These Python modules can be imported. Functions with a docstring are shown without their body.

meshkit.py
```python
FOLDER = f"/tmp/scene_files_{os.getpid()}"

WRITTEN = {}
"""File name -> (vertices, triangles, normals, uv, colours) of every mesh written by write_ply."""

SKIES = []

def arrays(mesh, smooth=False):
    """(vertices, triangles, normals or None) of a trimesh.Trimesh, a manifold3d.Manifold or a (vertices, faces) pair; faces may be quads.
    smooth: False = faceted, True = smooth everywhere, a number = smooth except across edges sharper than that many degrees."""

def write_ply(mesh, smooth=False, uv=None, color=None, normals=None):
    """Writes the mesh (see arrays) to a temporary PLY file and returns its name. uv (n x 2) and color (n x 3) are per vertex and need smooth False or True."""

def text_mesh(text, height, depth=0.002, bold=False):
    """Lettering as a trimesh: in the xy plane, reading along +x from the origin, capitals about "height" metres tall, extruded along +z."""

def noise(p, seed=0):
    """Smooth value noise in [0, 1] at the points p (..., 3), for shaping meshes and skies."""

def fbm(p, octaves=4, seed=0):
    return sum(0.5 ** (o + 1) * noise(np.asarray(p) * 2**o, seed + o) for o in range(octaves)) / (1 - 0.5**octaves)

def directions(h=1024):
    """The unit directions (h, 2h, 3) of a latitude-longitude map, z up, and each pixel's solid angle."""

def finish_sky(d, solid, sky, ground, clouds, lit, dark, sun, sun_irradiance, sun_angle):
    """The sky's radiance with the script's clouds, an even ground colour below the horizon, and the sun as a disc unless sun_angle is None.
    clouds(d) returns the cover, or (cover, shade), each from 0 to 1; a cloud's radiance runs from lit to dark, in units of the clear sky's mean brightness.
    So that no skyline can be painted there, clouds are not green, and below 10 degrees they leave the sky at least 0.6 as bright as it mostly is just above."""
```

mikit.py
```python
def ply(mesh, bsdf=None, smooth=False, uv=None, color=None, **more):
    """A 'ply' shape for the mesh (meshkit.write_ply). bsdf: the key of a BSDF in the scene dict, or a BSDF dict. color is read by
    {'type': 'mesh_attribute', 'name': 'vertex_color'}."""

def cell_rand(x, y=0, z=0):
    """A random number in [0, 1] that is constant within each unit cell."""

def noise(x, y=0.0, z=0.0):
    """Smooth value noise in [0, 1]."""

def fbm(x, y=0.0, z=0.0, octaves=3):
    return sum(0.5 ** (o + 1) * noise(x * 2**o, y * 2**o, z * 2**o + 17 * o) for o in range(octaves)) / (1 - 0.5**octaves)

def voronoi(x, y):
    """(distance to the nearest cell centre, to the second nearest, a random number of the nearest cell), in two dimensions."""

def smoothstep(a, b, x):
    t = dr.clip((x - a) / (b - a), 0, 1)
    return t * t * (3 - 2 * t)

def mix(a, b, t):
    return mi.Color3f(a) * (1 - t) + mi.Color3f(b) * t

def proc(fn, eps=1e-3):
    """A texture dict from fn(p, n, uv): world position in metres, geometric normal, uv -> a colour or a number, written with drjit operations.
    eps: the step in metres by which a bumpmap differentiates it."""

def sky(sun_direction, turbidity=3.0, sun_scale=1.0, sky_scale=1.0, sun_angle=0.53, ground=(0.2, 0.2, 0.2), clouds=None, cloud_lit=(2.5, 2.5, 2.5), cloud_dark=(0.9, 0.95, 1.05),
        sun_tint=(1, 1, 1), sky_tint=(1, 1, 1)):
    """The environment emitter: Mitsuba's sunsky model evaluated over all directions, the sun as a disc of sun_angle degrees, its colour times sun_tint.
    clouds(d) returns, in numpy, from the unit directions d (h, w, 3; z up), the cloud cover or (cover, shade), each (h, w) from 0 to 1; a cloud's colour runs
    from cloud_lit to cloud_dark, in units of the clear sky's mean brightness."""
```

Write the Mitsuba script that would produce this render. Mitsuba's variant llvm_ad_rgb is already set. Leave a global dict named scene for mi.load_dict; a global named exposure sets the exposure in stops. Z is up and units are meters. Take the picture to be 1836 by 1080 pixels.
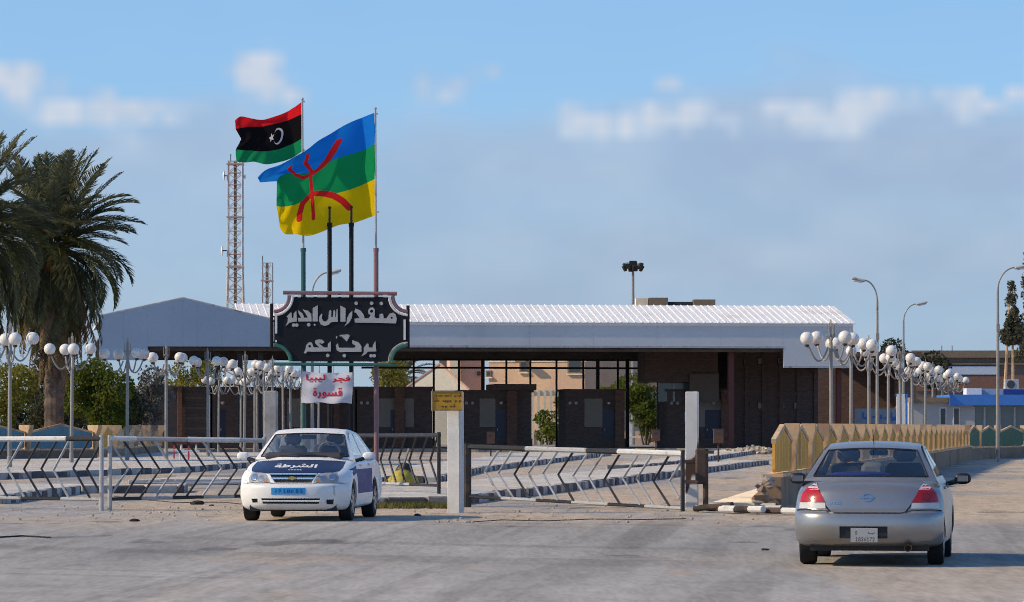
import math, random
import numpy as np, trimesh, drjit as dr, mitsuba as mi, mikit, meshkit
import manifold3d as m3
from mikit import proc, noise, fbm, voronoi, smoothstep, mix, cell_rand
from shapely.geometry import Polygon, LineString, Point, box as sbox, MultiPolygon
from shapely import affinity, union_all
T = mi.ScalarTransform4f
PI = math.pi
rng = random.Random(7)
nrg = np.random.RandomState(7)

# ---------------------------------------------------------------- camera, sky, exposure
EYE, FOC, HOR, CX = 1.47, 7000.0, 765.0, 918.0        # eye height, focal length in pixels of the photograph, horizon row, centre column
scene, labels = {}, {}
scene['camera'] = {'type': 'perspective', 'fov': math.degrees(2 * math.atan(918 / FOC)), 'fov_axis': 'x', 'near_clip': 0.5, 'far_clip': 20000.0,
                   'principal_point_offset_y': (540 - HOR) / 1080.0,
                   'to_world': T().look_at(origin=[0, 0, EYE], target=[0, 10, EYE], up=[0, 0, 1])}
SUN = np.array([-0.825, -0.17, 0.545])


def cloud_cover(d):
    """low cumulus in a band a few degrees above the horizon, over a broad thin veil that ends in a ragged upper edge"""
    az = np.degrees(np.arctan2(d[..., 0], d[..., 1]))
    el = np.degrees(np.arcsin(np.clip(d[..., 2], -1, 1)))
    n1 = meshkit.fbm(np.stack([az * 0.95, el * 1.9, az * 0 + 3.0], -1) + 11.3, 5, seed=5)
    n2 = meshkit.fbm(np.stack([az * 0.22 + 5, el * 0.8, az * 0], -1), 5, seed=9)
    def blob(a, e, ra, re):
        return np.exp(-((az - a) / ra) ** 2 - (np.where(el > e, (el - e) / re, (el - e) / (re * 1.6))) ** 2)
    bank, cr = 0.0, random.Random(3)
    for a, e, ra, re in ((-7.4, 4.95, 0.75, 0.42), (-6.2, 4.62, 0.75, 0.22), (-3.75, 5.05, 0.7, 0.36), (-5.1, 4.6, 0.55, 0.2), (-1.15, 5.05, 0.5, 0.27), (-0.45, 5.15, .25, .14),
                         (3.9, 4.55, 1.3, 0.32), (6.1, 4.72, 0.9, 0.28), (1.7, 4.5, 0.9, 0.22), (7.4, 4.75, 0.9, 0.16), (2.4, 5.05, 0.35, 0.1)):
        bank = np.maximum(bank, .55 * blob(a, e, ra, re))
        for _ in range(int(4 + 7 * ra)):
            rr = cr.uniform(.16, .34) * min(1, re / .25)
            bank = np.maximum(bank, cr.uniform(.7, 1) * blob(a + cr.uniform(-1, 1) * ra, e + cr.uniform(-.5, .55) * re, rr * 1.3, rr * .8))
    ring = np.clip(1 - np.abs(el - 5.2) / 2.2, 0, 1) * np.clip((np.abs(az) - 8.5) / 2, 0, 1)            # the same kind of clouds all round
    t = np.clip((bank + ring * .75 + 1.2 * (n1 - 0.5) - 0.30) / 0.62, 0, 1)
    near = t * t * (3 - 2 * t)
    edge = 5.0 + 0.32 * np.sin(az * 0.42 + .2) + 1.3 * (n2 - .5) + .5 * (n1 - .5)
    v = np.clip((edge - el) / 0.55, 0, 1)
    veil = (0.26 + 0.42 * n2) * v + 0.10 * np.clip(1 - el / 40, 0, 1)
    cov = np.maximum(near * 0.72, veil)
    sv = np.clip(0.95 - .7 * (n1 - .45), .6, 1)
    shade = sv * (1 - near) + near * np.clip(0.30 + .8 * (0.5 - n1), 0, 1)
    return np.clip(cov, 0, 0.9), np.clip(shade, 0, 1)


scene['sky'] = mikit.sky(SUN, turbidity=2.6, sun_scale=1.0, sky_scale=1.5, sun_angle=0.6, ground=(0.30, 0.27, 0.23), clouds=cloud_cover,
                         cloud_lit=(2.45, 2.40, 2.45), cloud_dark=(1.12, 1.27, 1.68), sun_tint=(1.0, 0.975, 0.925), sky_tint=(0.76, 0.97, 1.2))
exposure = 1.36


def AT(px, Y):
    """world x of a column of the photograph at distance Y"""
    return (px - CX) * Y / FOC


def ZAT(py, Y):
    return EYE - (py - HOR) * Y / FOC


def YB(py, z=0.0):
    """distance of a ground point that stands on the row py"""
    return FOC * (EYE - z) / (py - HOR)


# ---------------------------------------------------------------- scene helpers
def numbered(k):
    if k not in _used:
        _used.add(k)
        return k
    i = 1
    while f'{k}_{i:03d}' in _used:
        i += 1
    k = f'{k}_{i:03d}'
    _used.add(k)
    return k


_used = set()


def thing(name, label, cat, group=None):
    k = numbered(name)
    labels[k] = {'label': label, 'category': cat}
    if group:
        labels[k]['group'] = group
    return k


def add(key, mesh, mat=None, smooth=30, label=None, kind=None, tw=None, uv=None):
    key = numbered(key)
    d = dict(mesh) if isinstance(mesh, dict) else mikit.ply(mesh, mat, smooth=smooth, uv=uv)
    if tw is not None:
        d['to_world'] = tw
    scene[key] = d
    if label or kind:
        e = labels.setdefault(key, {})
        if label:
            e['label'] = label
        if kind:
            e['kind'] = kind
    return key


def part(root, name, mesh, mat=None, smooth=30, label=None, kind=None, tw=None, uv=None):
    return add(f'{root}__{name}', mesh, mat, smooth, label, kind, tw, uv)


def struct(name, mesh, mat, label=None, smooth=30):
    k = add(name, mesh, mat, smooth)
    labels[k] = {'kind': 'structure'}
    if label:
        labels[k]['label'] = label
    return k


class MB:
    """collects vertices and triangles"""
    def __init__(s):
        s.v, s.f, s.n = [], [], 0

    def raw(s, v, f):
        v = np.asarray(v, float)
        f = np.asarray(f, int)
        if f.shape[1] == 4:
            f = np.vstack([f[:, [0, 1, 2]], f[:, [0, 2, 3]]])
        s.v.append(v); s.f.append(f + s.n); s.n += len(v)
        return s

    def mesh(s, m):
        return s.raw(m.vertices, m.faces)

    def box(s, c, size, rz=0.0, R=None):
        h = np.asarray(size, float) / 2
        v = np.array([[x, y, z] for x in (-1, 1) for y in (-1, 1) for z in (-1, 1)], float) * h
        if rz:
            cs, sn = math.cos(rz), math.sin(rz)
            v = np.stack([v[:, 0] * cs - v[:, 1] * sn, v[:, 0] * sn + v[:, 1] * cs, v[:, 2]], 1)
        if R is not None:
            v = v @ np.asarray(R).T
        f = [[0, 1, 3, 2], [4, 6, 7, 5], [0, 4, 5, 1], [2, 3, 7, 6], [0, 2, 6, 4], [1, 5, 7, 3]]
        return s.raw(v + np.asarray(c, float), f)

    def span(s, p0, p1):
        p0, p1 = np.asarray(p0, float), np.asarray(p1, float)
        return s.box((p0 + p1) / 2, np.abs(p1 - p0))

    def tube(s, pts, r, n=8, cap=True):
        pts = np.asarray(pts, float)
        r = np.broadcast_to(np.asarray(r, float), (len(pts),))
        t = np.gradient(pts, axis=0)
        t /= np.linalg.norm(t, axis=1, keepdims=True) + 1e-12
        up = np.array([0, 0, 1.0]) if abs(t[0][2]) < 0.9 else np.array([1.0, 0, 0])
        v = []
        x = np.cross(t[0], up); x /= np.linalg.norm(x)
        a = np.arange(n) * 2 * PI / n + PI / n
        for i in range(len(pts)):
            x = x - t[i] * (x @ t[i]); x /= np.linalg.norm(x)
            y = np.cross(t[i], x)
            v.append(pts[i] + r[i] * (np.cos(a)[:, None] * x + np.sin(a)[:, None] * y))
        v = np.vstack(v)
        f = []
        for i in range(len(pts) - 1):
            for j in range(n):
                k = (j + 1) % n
                f.append([i * n + j, i * n + k, (i + 1) * n + k, (i + 1) * n + j])
        f = np.array(f)
        f = np.vstack([f[:, [0, 1, 2]], f[:, [0, 2, 3]]])
        if cap:
            c0, c1 = len(v), len(v) + 1
            v = np.vstack([v, pts[0], pts[-1]])
            L = (len(pts) - 1) * n
            f = np.vstack([f, [[c0, (j + 1) % n, j] for j in range(n)], [[c1, L + j, L + (j + 1) % n] for j in range(n)]])
        return s.raw(v, f)

    def lathe(s, prof, c=(0, 0, 0), n=24, axis='z'):
        prof = np.asarray(prof, float)
        a = np.arange(n) * 2 * PI / n
        v = np.array([[r * math.cos(t), r * math.sin(t), z] for r, z in prof for t in a])
        if axis == 'x':
            v = v[:, [2, 0, 1]]
        if axis == 'y':
            v = v[:, [1, 2, 0]]
        f = [[i * n + j, i * n + (j + 1) % n, (i + 1) * n + (j + 1) % n, (i + 1) * n + j] for i in range(len(prof) - 1) for j in range(n)]
        return s.raw(v + np.asarray(c, float), f)

    def prism(s, poly, depth, M=None):
        """shapely polygon in (x, y) extruded along z by depth, then M (4x4)"""
        for g in getattr(poly, 'geoms', [poly]):
            if g.is_empty or g.area < 1e-9:
                continue
            m = trimesh.creation.extrude_polygon(g, depth, engine='earcut')
            if M is not None:
                m.apply_transform(M)
            s.mesh(m)
        return s

    def m(s):
        return trimesh.Trimesh(np.vstack(s.v), np.vstack(s.f), process=False)


def XZ(x=0.0, y=0.0, z=0.0, rz=0.0):
    """matrix that stands a drawing up: drawing x -> world x, drawing y -> world z, extrusion -> towards -y (the viewer); then rz about z, then shift"""
    M = np.array([[1, 0, 0, 0], [0, 0, -1, 0], [0, 1, 0, 0], [0, 0, 0, 1.0]])
    c, s_ = math.cos(rz), math.sin(rz)
    R = np.array([[c, -s_, 0, x], [s_, c, 0, y], [0, 0, 1, z], [0, 0, 0, 1.0]])
    return R @ M


def pose(x, y, z=0.0, rz=0.0, sc=1.0):
    return T().translate([x, y, z]).rotate([0, 0, 1], math.degrees(rz)).scale(sc)


def bevel_box(size, r=0.02):
    h = np.asarray(size, float) / 2
    pts = []
    for sx in (-1, 1):
        for sy in (-1, 1):
            for sz in (-1, 1):
                for k in range(3):
                    o = h - r
                    o[k] = h[k]
                    pts.append(o * [sx, sy, sz])
    return trimesh.Trimesh(np.array(pts), process=False).convex_hull


# ---------------------------------------------------------------- materials
def rgb(c):
    return {'type': 'rgb', 'value': [float(x) for x in c]}


def mat(name, c, rough=0.6, metal=0.0, spec=0.5, two=True, **kw):
    b = {'type': 'principled', 'base_color': c if isinstance(c, dict) else rgb(c), 'roughness': rough, 'metallic': metal, 'specular': spec, **kw}
    scene[name] = {'type': 'twosided', 'bsdf': b} if two else b
    return name


def grain(c, amp=0.25, f=6.0, f2=40.0, stain=None, sf=1.2, st=0.6):
    """base colour with two scales of grain and optional stain patches"""
    c = np.asarray(c, float)
    def fn(p, n, uv):
        g = 1 + amp * (2 * fbm(p.x * f, p.y * f, p.z * f, 3) - 1) + amp * 0.6 * (2 * noise(p.x * f2, p.y * f2, p.z * f2) - 1)
        o = mi.Color3f(*[float(v) for v in c]) * g
        if stain is not None:
            k = smoothstep(st, st + 0.16, fbm(p.x * sf + 3.1, p.y * sf, p.z * sf * 0.6, 4))
            o = mix(o, mi.Color3f(*[float(v) for v in stain]), k * 0.85)
        return dr.maximum(o, 0.0)
    return proc(fn)


def asphalt(p, n, uv):
    big = fbm(p.x * 0.22, p.y * 0.06, 0, 4)
    mid = fbm(p.x * 1.1 + 7, p.y * 0.35, 0, 4)
    fine = noise(p.x * 7, p.y * 1.5, 1.0)
    grit = noise(p.x * 24, p.y * 3.2, 3.0)
    base = mix((0.212, 0.207, 0.201), (0.272, 0.263, 0.250), smoothstep(0.35, 0.7, big))
    base = base * (0.76 + 0.20 * mid + 0.17 * fine + 0.24 * grit)
    # tyre streaks: two families of long thin wavy bands
    a = p.x * 0.93 - p.y * 0.12 + 0.5 * noise(p.y * 0.13, 4.0)
    s1 = smoothstep(0.60, 0.8, noise(a * 2.6, p.y * 0.05, 5.0)) * smoothstep(0.35, 0.65, noise(p.x * 0.3, p.y * 0.1, 8.0))
    b = p.y * 1.0 + p.x * 0.55 + 0.6 * noise(p.x * 0.3, 9.0)
    s2 = smoothstep(0.64, 0.82, noise(b * 1.3, p.x * 0.08, 6.0)) * smoothstep(0.4, 0.7, noise(p.x * 0.2 + 3, p.y * 0.12, 2.0))
    a3 = p.x - 0.075 * p.y + 0.25 * noise(p.y * 0.1, 2.0)
    s3 = smoothstep(0.58, 0.74, noise(a3 * 6.5, p.y * 0.035, 1.0)) * smoothstep(0.3, 0.6, noise(p.x * 0.5, p.y * 0.12, 3.0))
    s4 = smoothstep(0.60, 0.76, noise(a3 * 8.0 + 40, p.y * 0.03, 6.0))
    base = base * (1 - 0.16 * s1 - 0.16 * s2 - 0.12 * s3 + 0.06 * s4)
    # sand blown over the road, mostly beside and beyond the gates
    tan = mix((0.40, 0.315, 0.225), (0.33, 0.27, 0.205), mid)
    tan = tan * (0.74 + 0.30 * fine + 0.26 * grit)
    edge = smoothstep(55.0, 63.0, p.y + 4.5 * (fbm(p.x * 0.4, p.y * 0.2, 2.0, 3) - 0.5)) * 0.75
    patch = smoothstep(0.60, 0.74, fbm(p.x * 0.45 + 2.2, p.y * 0.16, 5.0, 4)) * 0.4
    sand = dr.maximum(edge * smoothstep(0.28, 0.62, fbm(p.x * 0.5, p.y * 0.14, 9.0, 4)), patch)
    right = smoothstep(6.2, 9.0, p.x - 0.1415 * (p.y - 60) + 1.5 * (mid - 0.5)) * smoothstep(58.0, 68.0, p.y)
    sand = dr.maximum(sand, right * smoothstep(0.4, 0.66, mid) * 0.85)
    out = mix(base, tan, sand)
    rust = smoothstep(0.55, 0.75, 1 - dr.sqrt(dr.square((p.x - 1.84) / 0.55) + dr.square((p.y - 42.6) / 0.75)) + 0.5 * (fbm(p.x * 3, p.y * 1.5, 0, 3) - 0.5))
    out = mix(out, mi.Color3f(0.36, 0.23, 0.15), rust * 0.85)
    wet = smoothstep(0.72, 0.76, fbm(p.x * 0.8 + 9, p.y * 0.5, 3.0, 4)) * smoothstep(40.0, 50.0, p.y)
    return out * (1 - 0.35 * wet)


mat('mat_asphalt', proc(asphalt), 0.92, spec=0.2)


def paving(p, n, uv):
    u, v = p.x * 0.99 - p.y * 0.1415, p.y * 0.99 + p.x * 0.1415
    g = fbm(p.x * 1.5, p.y * 0.8, 0, 4)
    c = mix((0.36, 0.345, 0.32), (0.46, 0.44, 0.405), g) * (0.86 + 0.28 * noise(p.x * 16, p.y * 10, 0))
    c = c * (0.86 + 0.22 * cell_rand(u / 0.6, v / 1.2, 0))
    sand = smoothstep(0.52, 0.7, fbm(p.x * 0.6 + 4, p.y * 0.25, 0, 4))
    return mix(c, mi.Color3f(0.40, 0.32, 0.235), sand * 0.7)


mat('mat_paving', proc(paving), 0.9, spec=0.25)
mat('mat_kerb_white', grain((0.40, 0.40, 0.39), 0.25, 5, 30, stain=(0.2, 0.18, 0.16), sf=4, st=0.52), 0.85)
mat('mat_kerb_black', grain((0.085, 0.085, 0.095), 0.3, 5, 30, stain=(0.2, 0.18, 0.155), sf=3, st=0.6), 0.85)
mat('mat_lane_concrete', grain((0.19, 0.18, 0.17), 0.2, 1, 9, stain=(0.12, 0.115, 0.11), sf=.5, st=.5), 0.9)
mat('mat_kerb_grey', grain((0.26, 0.25, 0.24), 0.3, 5, 30, stain=(0.12, 0.11, 0.1), sf=3, st=0.55), 0.9)
mat('mat_kerb_cream', grain((0.62, 0.55, 0.36), 0.2, 5, 30, stain=(0.3, 0.25, 0.18), sf=3, st=0.6), 0.9)
mat('mat_rubble', grain((0.44, 0.37, 0.29), 0.3, 6, 40), 0.95)
mat('mat_white_concrete', grain((0.60, 0.605, 0.60), 0.12, 4, 40, stain=(0.42, 0.38, 0.33), sf=1.6, st=0.62), 0.8)
mat('mat_grey_concrete', grain((0.34, 0.35, 0.37), 0.18, 4, 40, stain=(0.2, 0.19, 0.18), sf=2, st=0.6), 0.85)


def rusty_pillar(p, n, uv):
    g = fbm(p.x * 4, p.y * 4, p.z * 4, 3)
    c = mi.Color3f(0.58, 0.585, 0.58) * (0.85 + 0.3 * g)
    band = 1 - dr.abs(p.z - 0.80 - 1.9 * (p.x - 3.156) - 0.3 * (noise(p.x * 14, p.y * 9, p.z * 3) - 0.5)) / 0.40
    r = smoothstep(0.30, 0.5, band * 0.9 + 0.9 * (fbm(p.x * 6 + 2, p.y * 6, p.z * 1.8, 4) - 0.5))
    return mix(c, mi.Color3f(0.06, 0.036, 0.028), r)


mat('mat_rusty_pillar', proc(rusty_pillar), 0.8)
mat('mat_white_metal', grain((0.66, 0.66, 0.65), 0.12, 6, 40, stain=(0.3, 0.24, 0.18), sf=5, st=0.66), 0.5)
mat('mat_pale_metal', grain((0.42, 0.43, 0.44), 0.15, 6, 40, stain=(0.2, 0.16, 0.13), sf=6, st=0.6), 0.5)
mat('mat_dark_metal', grain((0.022, 0.022, 0.026), 0.4, 6, 40, stain=(0.10, 0.06, 0.04), sf=5, st=0.66), 0.5)
mat('mat_rust_metal', grain((0.075, 0.05, 0.04), 0.4, 6, 40, stain=(0.02, 0.018, 0.018), sf=4, st=0.5), 0.75)
mat('mat_lamp_pole', grain((0.29, 0.28, 0.265), 0.12, 5, 40, stain=(0.2, 0.17, 0.15), sf=4, st=0.62), 0.45)
mat('mat_globe', grain((0.80, 0.785, 0.75), 0.05, 6, 30, stain=(0.62, 0.58, 0.5), sf=3.5, st=0.55), 0.3)
mat('mat_globe_base', (0.05, 0.05, 0.05), 0.5)
mat('mat_gable', grain((0.29, 0.38, 0.50), 0.06, 0.4, 9), 0.55)
mat('mat_fascia', grain((0.60, 0.62, 0.65), 0.06, 0.4, 9, stain=(0.54, 0.55, 0.57), sf=0.35, st=0.56), 0.55)
mat('mat_roof_sheet', grain((0.80, 0.80, 0.79), 0.05, 0.6, 8, stain=(0.66, 0.64, 0.6), sf=0.5, st=0.6), 0.5)
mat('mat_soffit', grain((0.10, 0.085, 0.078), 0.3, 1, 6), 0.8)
mat('mat_frame_dark', (0.02, 0.018, 0.018), 0.5)
mat('mat_maroon', grain((0.10, 0.028, 0.026), 0.2, 2, 20), 0.6)


def brick_fn(a, b):
    def fn(p, n, uv):
        u = p.x * 0.99 + p.y * 0.6
        row = dr.floor(p.z / 0.09)
        off = 0.5 * (row - 2 * dr.floor(row / 2))
        fu, fz = u / 0.26 + off, p.z / 0.09
        gu, gz = fu - dr.floor(fu), fz - dr.floor(fz)
        joint = dr.select((gu < 0.07) | (gz < 0.16), 1.0, 0.0)
        c = mix(a, b, cell_rand(fu, row, 0)) * (0.85 + 0.3 * noise(p.x * 12, p.y * 12, p.z * 20))
        return mix(c, mi.Color3f(0.09, 0.08, 0.075), joint * 0.6)
    return proc(fn)


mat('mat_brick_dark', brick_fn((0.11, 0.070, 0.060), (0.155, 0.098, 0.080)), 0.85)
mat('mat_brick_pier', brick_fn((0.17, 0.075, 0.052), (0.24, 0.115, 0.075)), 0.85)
mat('mat_kiosk_panel', grain((0.30, 0.25, 0.205), 0.12, 2, 20), 0.8)
mat('mat_kiosk_door', (0.02, 0.028, 0.06), 0.4)
mat('mat_shutter', grain((0.07, 0.066, 0.07), 0.2, 3, 20), 0.6)
mat('mat_peach', grain((0.62, 0.42, 0.27), 0.08, 0.5, 6, stain=(0.54, 0.37, 0.26), sf=0.3, st=0.55), 0.9)
mat('mat_cream', grain((0.70, 0.62, 0.46), 0.1, 0.5, 6), 0.9)
mat('mat_pink_roof', grain((0.52, 0.33, 0.25), 0.12, 1, 8), 0.9)
mat('mat_brown_block', grain((0.20, 0.155, 0.115), 0.12, 1, 8), 0.9)
mat('mat_window', (0.03, 0.035, 0.045), 0.1, spec=0.7)
mat('mat_brown_sheet', grain((0.15, 0.115, 0.095), 0.08, 0.3, 5), 0.7)
mat('mat_redbrown_sheet', grain((0.20, 0.105, 0.075), 0.1, 0.3, 5), 0.7)
mat('mat_blue_white', (0.52, 0.60, 0.72), 0.5)
mat('mat_blue', grain((0.05, 0.20, 0.62), 0.08, 1, 10), 0.45)
mat('mat_blue_dark', grain((0.015, 0.04, 0.22), 0.08, 1, 10), 0.45)
mat('mat_cabin_wall', grain((0.40, 0.41, 0.42), 0.06, 0.8, 8), 0.6)
mat('mat_cabin_white', (0.72, 0.73, 0.74), 0.5)
mat('mat_green_glass', (0.10, 0.15, 0.16), 0.15, spec=0.8)
mat('mat_sand_wall', grain((0.25, 0.175, 0.125), 0.2, 2.5, 24, stain=(0.17, 0.12, 0.09), sf=0.9, st=0.52), 0.92)
mat('mat_fence_pillar', grain((0.56, 0.39, 0.235), 0.14, 3, 24, stain=(0.30, 0.19, 0.13), sf=2.2, st=0.55), 0.9)
mat('mat_fence_yellow', grain((0.72, 0.37, 0.055), 0.14, 3, 24, stain=(0.44, 0.22, 0.06), sf=1.5, st=0.58), 0.65)
mat('mat_fence_green', grain((0.07, 0.15, 0.09), 0.2, 3, 24), 0.7)
mat('mat_fence_teal', grain((0.085, 0.22, 0.30), 0.15, 2, 24, stain=(0.15, 0.26, 0.32), sf=0.9, st=0.5), 0.6)
mat('mat_sign_black', grain((0.008, 0.009, 0.014), 0.15, 3, 20), 0.6, spec=0.3)
mat('mat_sign_letter', grain((0.44, 0.44, 0.44), 0.12, 6, 30), 0.6)
mat('mat_sign_white', (0.72, 0.72, 0.72), 0.6)
mat('mat_mauve', grain((0.24, 0.13, 0.145), 0.15, 4, 20), 0.5)
mat('mat_green_paint', grain((0.035, 0.15, 0.125), 0.15, 4, 20, stain=(0.09, 0.25, 0.2), sf=3, st=0.55), 0.5)
mat('mat_pole_green', grain((0.018, 0.10, 0.095), 0.15, 4, 20), 0.45)
mat('mat_banner', grain((0.62, 0.62, 0.68), 0.06, 6, 30), 0.8)
mat('mat_red_ink', (0.55, 0.03, 0.06), 0.8)
mat('mat_yellow_sign', grain((0.50, 0.27, 0.015), 0.14, 9, 40, stain=(0.42, 0.17, 0.02), sf=6, st=0.56), 0.55)
mat('mat_brown_ink', (0.10, 0.05, 0.02), 0.7)
mat('mat_tower_white', (0.62, 0.58, 0.54), 0.6)
mat('mat_tower_red', (0.52, 0.36, 0.31), 0.6)
mat('mat_bark', grain((0.085, 0.062, 0.05), 0.35, 6, 30), 0.95)
mat('mat_palm_trunk', grain((0.13, 0.095, 0.075), 0.35, 5, 26, stain=(0.06, 0.045, 0.04), sf=4, st=0.5), 0.95)
mat('mat_orange_stalk', grain((0.34, 0.12, 0.03), 0.2, 4, 20), 0.8)
mat('mat_sack', grain((0.40, 0.33, 0.06), 0.3, 5, 30, stain=(0.06, 0.05, 0.03), sf=4, st=0.58), 0.8)
mat('mat_bin', grain((0.11, 0.06, 0.045), 0.3, 5, 30), 0.8)


def leaf_mat(name, a, b, trans=0.6, f=0.7):
    def fn(p, n, uv):
        return mix(a, b, smoothstep(0.3, 0.7, fbm(p.x * f, p.y * f, p.z * f, 3))) * (0.7 + 0.6 * noise(p.x * 7, p.y * 7, p.z * 7))
    scene[name] = {'type': 'principledthin', 'base_color': proc(fn), 'roughness': 0.6, 'diff_trans': trans, 'spec_trans': 0.0}
    return name


leaf_mat('mat_palm_leaf', (0.115, 0.122, 0.07), (0.20, 0.20, 0.11), 0.7)
leaf_mat('mat_palm_leaf_dead', (0.16, 0.115, 0.07), (0.25, 0.175, 0.10), 0.5)
leaf_mat('mat_palm_leaf_yellow', (0.15, 0.16, 0.05), (0.20, 0.19, 0.06), 0.5)
leaf_mat('mat_leaf_green', (0.075, 0.12, 0.022), (0.16, 0.185, 0.04), 0.9)
leaf_mat('mat_leaf_yellowgreen', (0.17, 0.175, 0.035), (0.28, 0.25, 0.06), 0.9)
leaf_mat('mat_leaf_dark', (0.045, 0.055, 0.032), (0.085, 0.09, 0.05), 0.5)
leaf_mat('mat_leaf_pine', (0.085, 0.09, 0.06), (0.15, 0.145, 0.10), 0.6)
leaf_mat('mat_leaf_grey', (0.13, 0.125, 0.11), (0.24, 0.23, 0.21), 0.5)
leaf_mat('mat_grass', (0.10, 0.12, 0.03), (0.22, 0.2, 0.07), 0.6)
# car materials
mat('mat_silver_paint', grain((0.365, 0.365, 0.368), 0.05, 3, 30, stain=(0.38, 0.35, 0.31), sf=1.4, st=0.52), 0.26, metal=0.65, clearcoat=0.7, clearcoat_gloss=0.9)
mat('mat_white_paint', grain((0.80, 0.80, 0.79), 0.03, 3, 30, stain=(0.70, 0.67, 0.62), sf=1.4, st=0.55), 0.3, clearcoat=0.6, clearcoat_gloss=0.9)
mat('mat_navy_paint', (0.016, 0.024, 0.075), 0.32, clearcoat=0.5, clearcoat_gloss=0.9)
mat('mat_blue_decal', (0.018, 0.045, 0.20), 0.5, spec=0.25)
mat('mat_black_plastic', (0.016, 0.016, 0.018), 0.5)
mat('mat_rubber', grain((0.02, 0.02, 0.021), 0.2, 8, 40), 0.85)
mat('mat_rim', (0.5, 0.5, 0.51), 0.3, metal=0.8)
mat('mat_chrome', (0.75, 0.75, 0.76), 0.15, metal=1.0)
mat('mat_gold', (0.65, 0.5, 0.2), 0.3, metal=0.8)
mat('mat_red_lens', (0.46, 0.006, 0.012), 0.1, spec=0.6, clearcoat=0.8, clearcoat_gloss=0.95)
mat('mat_clear_lens', (0.62, 0.6, 0.6), 0.12, spec=0.6, clearcoat=0.8, clearcoat_gloss=0.95)
mat('mat_amber_lens', (0.6, 0.25, 0.05), 0.15)
mat('mat_headlight', (0.36, 0.38, 0.41), 0.12, spec=0.7, clearcoat=0.9, clearcoat_gloss=0.95)
mat('mat_headlight_bowl', (0.75, 0.75, 0.77), 0.08, metal=0.9)
mat('mat_seat', (0.06, 0.06, 0.066), 0.85)
mat('mat_seat_pale', (0.2, 0.2, 0.2), 0.85)
mat('mat_blue_cloth', (0.02, 0.03, 0.2), 0.8)
mat('mat_plate_blue', (0.02, 0.26, 0.62), 0.5)
mat('mat_plate_white', (0.36, 0.38, 0.39), 0.5)
mat('mat_ink', (0.03, 0.03, 0.035), 0.6)
mat('mat_mirror', (0.30, 0.33, 0.38), 0.08, metal=1.0)
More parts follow.
